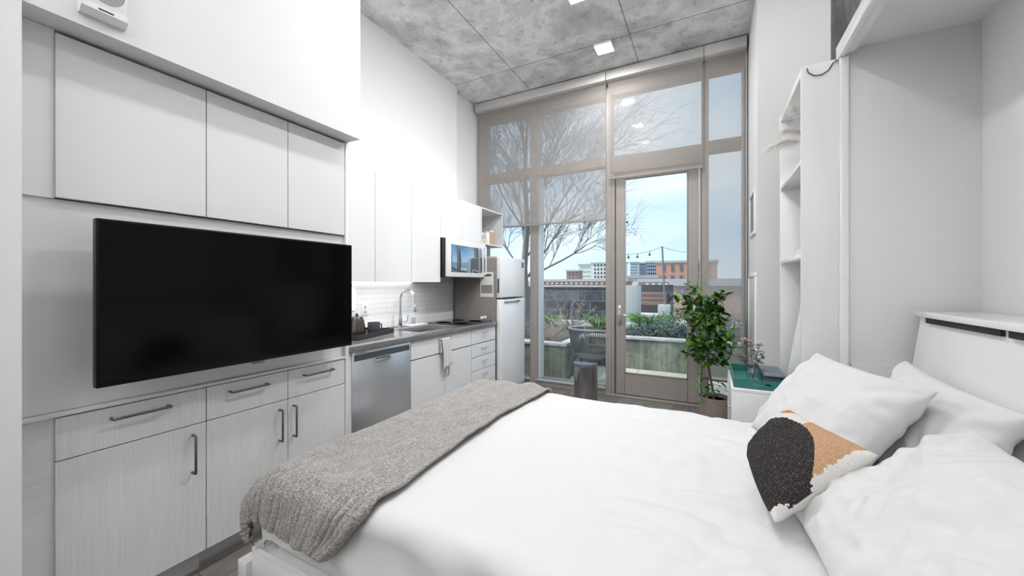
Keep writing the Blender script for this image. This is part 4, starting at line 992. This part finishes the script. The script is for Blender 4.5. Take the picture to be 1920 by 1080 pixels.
def bush(c, rad, n_, cols, lab, seed, ln=.05, wd=.022, spiky=False):
    r = random.Random(seed); m_ = MB(); t = thing('shrub', lab, 'shrub', c, group='green shrubs in the planters')
    for k in range(n_):
        a = r.uniform(0, 2*PI); e = math.asin(r.uniform(0, 1)); q = r.uniform(.45, 1)**.5
        if spiky:
            d = Vector((math.cos(a)*.55, math.sin(a)*.55, r.uniform(.5, 1.2))); p = Vector(c)+Vector((math.cos(a)*rad[0]*.25*q, math.sin(a)*rad[1]*.25*q, 0)); m_.leaf(p, d, (0, 0, 1), rad[2]*r.uniform(.7, 1.2), wd, .25)
        else:
            k1 = 1+.25*nz3(a*1.2+seed, e*2); p = Vector((c[0]+rad[0]*math.cos(a)*math.cos(e)*q*k1, c[1]+rad[1]*math.sin(a)*math.cos(e)*q*k1, c[2]+rad[2]*math.sin(e)*q*k1))
            m_.leaf(p, (r.uniform(-1, 1), r.uniform(-1, 1), r.uniform(-.2, 1)), (0, 0, 1), ln*r.uniform(.7, 1.3), wd, .2)
    mt = principled('shrub_leaf', cols[1], .6); colour(mt, ramp(mt, noise_node(mt, coords(mt), 14, 3), [(.35, cols[0]), (.5, cols[1]), (.66, cols[2])]))
    m_.build('foliage', mt, t, ang=180)
    if not spiky: MB().tube([c, (c[0], c[1], c[2]+rad[2]*.7)], [.02, .01], 6).build('stem', M['bark'], t)
G1 = ((.02, .07, .02), (.10, .22, .07), (.40, .55, .30)); G2 = ((.05, .10, .07), (.24, .34, .27), (.62, .70, .66)); G3 = ((.03, .12, .03), (.12, .30, .06), (.35, .55, .15)); G4 = ((.03, .06, .08), (.10, .16, .20), (.30, .38, .44))
bush((-.62, 6.95, .42), (.45, .30, .36), 2600, G2, 'silvery green shrub at the front of the planter', 1, .035, .018)
bush((-.20, 6.85, .42), (.40, .28, .33), 2400, G4, 'blue-green low shrub beside the ficus leaves', 2, .03, .016)
bush((-1.05, 7.0, .42), (.35, .28, .26), 1800, G2, 'low grey-green shrub at the left of the door view', 3, .035, .018)
bush((-.15, 7.6, .42), (.75, .4, .62), 3000, G1, 'broad bright green shrub behind the silvery one', 4, .05, .024)
bush((.35, 7.0, .42), (.40, .35, .45), 1000, G1, 'green shrub hidden partly by the door stile', 5, .05, .024)
bush((-1.05, 8.0, .42), (.5, .5, .42), 420, G3, 'tufted green plant before the pale pier', 6, .05, .009, True)
bush((-2.1, 8.05, .42), (.4, .3, .34), 190, G3, 'tufted green plant against the dark wall, right of the dry shrub', 7, .05, .009, True)
bush((-3.2, 8.05, .42), (.4, .3, .32), 170, G3, 'tufted green plant against the dark wall, left of the dry shrub', 8, .05, .009, True)
bush((-3.95, 8.05, .42), (.4, .3, .36), 190, G3, 'tufted green plant at the left end of the dark wall', 9, .05, .009, True)

# ================================================================ CITY
cm = {}
def cmat(k, c):
    if k not in cm: cm[k] = principled('facade_'+k, c, .8)
    return cm[k]
struct('city_ground', MB().box(-900, 900, 16.1, 1600, -14, -13), cmat('ground', (.30, .29, .27)), smooth=False)
struct('terrace_slab', MB().box(-9, 7, 4.9, 16, -13, -.15), cmat('slab', (.4, .4, .4)), smooth=False)
def building(name, u0, u1, vt, Y, col, label, rows, cols_, vb=548, wcol=(.05, .07, .10), wf=(.55, .5), depth=4, roof=None, margin=.06):
    a, b = at(u0, vt, Y), at(u1, vt, Y); zt = (a.z+b.z)/2; zb = at((u0+u1)/2, vb, Y).z; zt = at((u0+u1)/2, vt, Y).z
    t = thing(name, label, 'building', ((a.x+b.x)/2, Y, -13))
    MB().box(a.x, b.x, Y, Y+depth, -13, zt).build('wall', cmat(label[:12], col), t, smooth=False)
    MB().box(a.x-.2, b.x+.2, Y-.2, Y+depth+.2, zt, zt+.4).build('roof', roof or cmat('roof', (.45, .45, .46)), t, smooth=False)
    W_ = b.x-a.x; H_ = zt-zb
    wm = cmat('win%s' % str(wcol), wcol)
    for i in range(cols_):
        for j in range(rows):
            cx_ = a.x+W_*(margin+(1-2*margin)*(i+.5)/cols_); cz = zb+H_*((j+.55)/rows); ww = W_*(1-2*margin)/cols_*wf[0]/2; wh = H_/rows*wf[1]/2
            MB().box(cx_-ww, cx_+ww, Y-.12, Y+.05, cz-wh, cz+wh).build('window', wm, t, smooth=False)
    return t
building('apartment_building', 1109, 1172, 494, 120, (.74, .74, .70), 'white far building with a grid of small square windows', 5, 9, vb=530, wf=(.45, .5))
building('apartment_building', 1085, 1108.5, 497, 126, (.68, .70, .66), 'pale far building with horizontal window bands', 4, 1, vb=530, wcol=(.42, .46, .46), wf=(.9, .3))
building('brick_building', 1230, 1345, 492, 75, (.56, .29, .21), 'orange brick building seen through the door glass', 2, 6, vb=534, wcol=(.10, .16, .20), wf=(.30, .62))
building('office_building', 1212, 1231, 493, 80, (.10, .14, .20), 'dark glass corner bay beside the orange brick building', 4, 4, vb=520, wcol=(.45, .52, .58), wf=(.6, .6))
building('office_building', 1181, 1197, 493, 130, (.62, .66, .70), 'pale grey office block behind the concrete pier', 5, 3, vb=520, depth=1.5, wcol=(.18, .24, .30), wf=(.7, .5))
building('office_building', 1197.8, 1211, 494, 134, (.30, .38, .46), 'blue-grey glass office block beside the dark corner bay', 5, 3, vb=520, wcol=(.10, .14, .20), wf=(.7, .5))
building('low_building', 1176, 1232, 521, 70, (.74, .74, .72), 'low white rooftop building below the office blocks', 1, 5, vb=530, wf=(.25, .4))
building('brick_building', 1197, 1400, 529, 50, (.55, .33, .27), 'low red brick building with a row of white windows', 1, 14, vb=536, wcol=(.75, .75, .75), wf=(.5, .5))
building('brick_building', 1005, 1176, 528, 60, (.42, .24, .19), 'long low red brick building above the dark wall', 1, 16, vb=535, wcol=(.62, .60, .60), wf=(.45, .5))
building('brick_building', 1062, 1084, 509, 100, (.34, .24, .23), 'dull brown block left of the white buildings', 2, 3, vb=528, wcol=(.25, .20, .20))
building('pink_building', 1262, 1400, 536, 24, (.55, .36, .30), 'pinkish low building right of the dark screen wall', 1, 6, vb=556, wcol=(.22, .32, .42), wf=(.3, .5))
# hills
hm = MB(); 
def hl(u, v):
    x = -900+1500*u; return (x, 700+150*v, -13+(24+10*nz3(x*.006, 2)+5*nz3(x*.02, 4))*math.sin(PI*min(1, v*.5+.0)) if v else -13)
hm.grid(hl, 90, 6); struct('hills', hm, cmat('hills', (.30, .35, .42)))
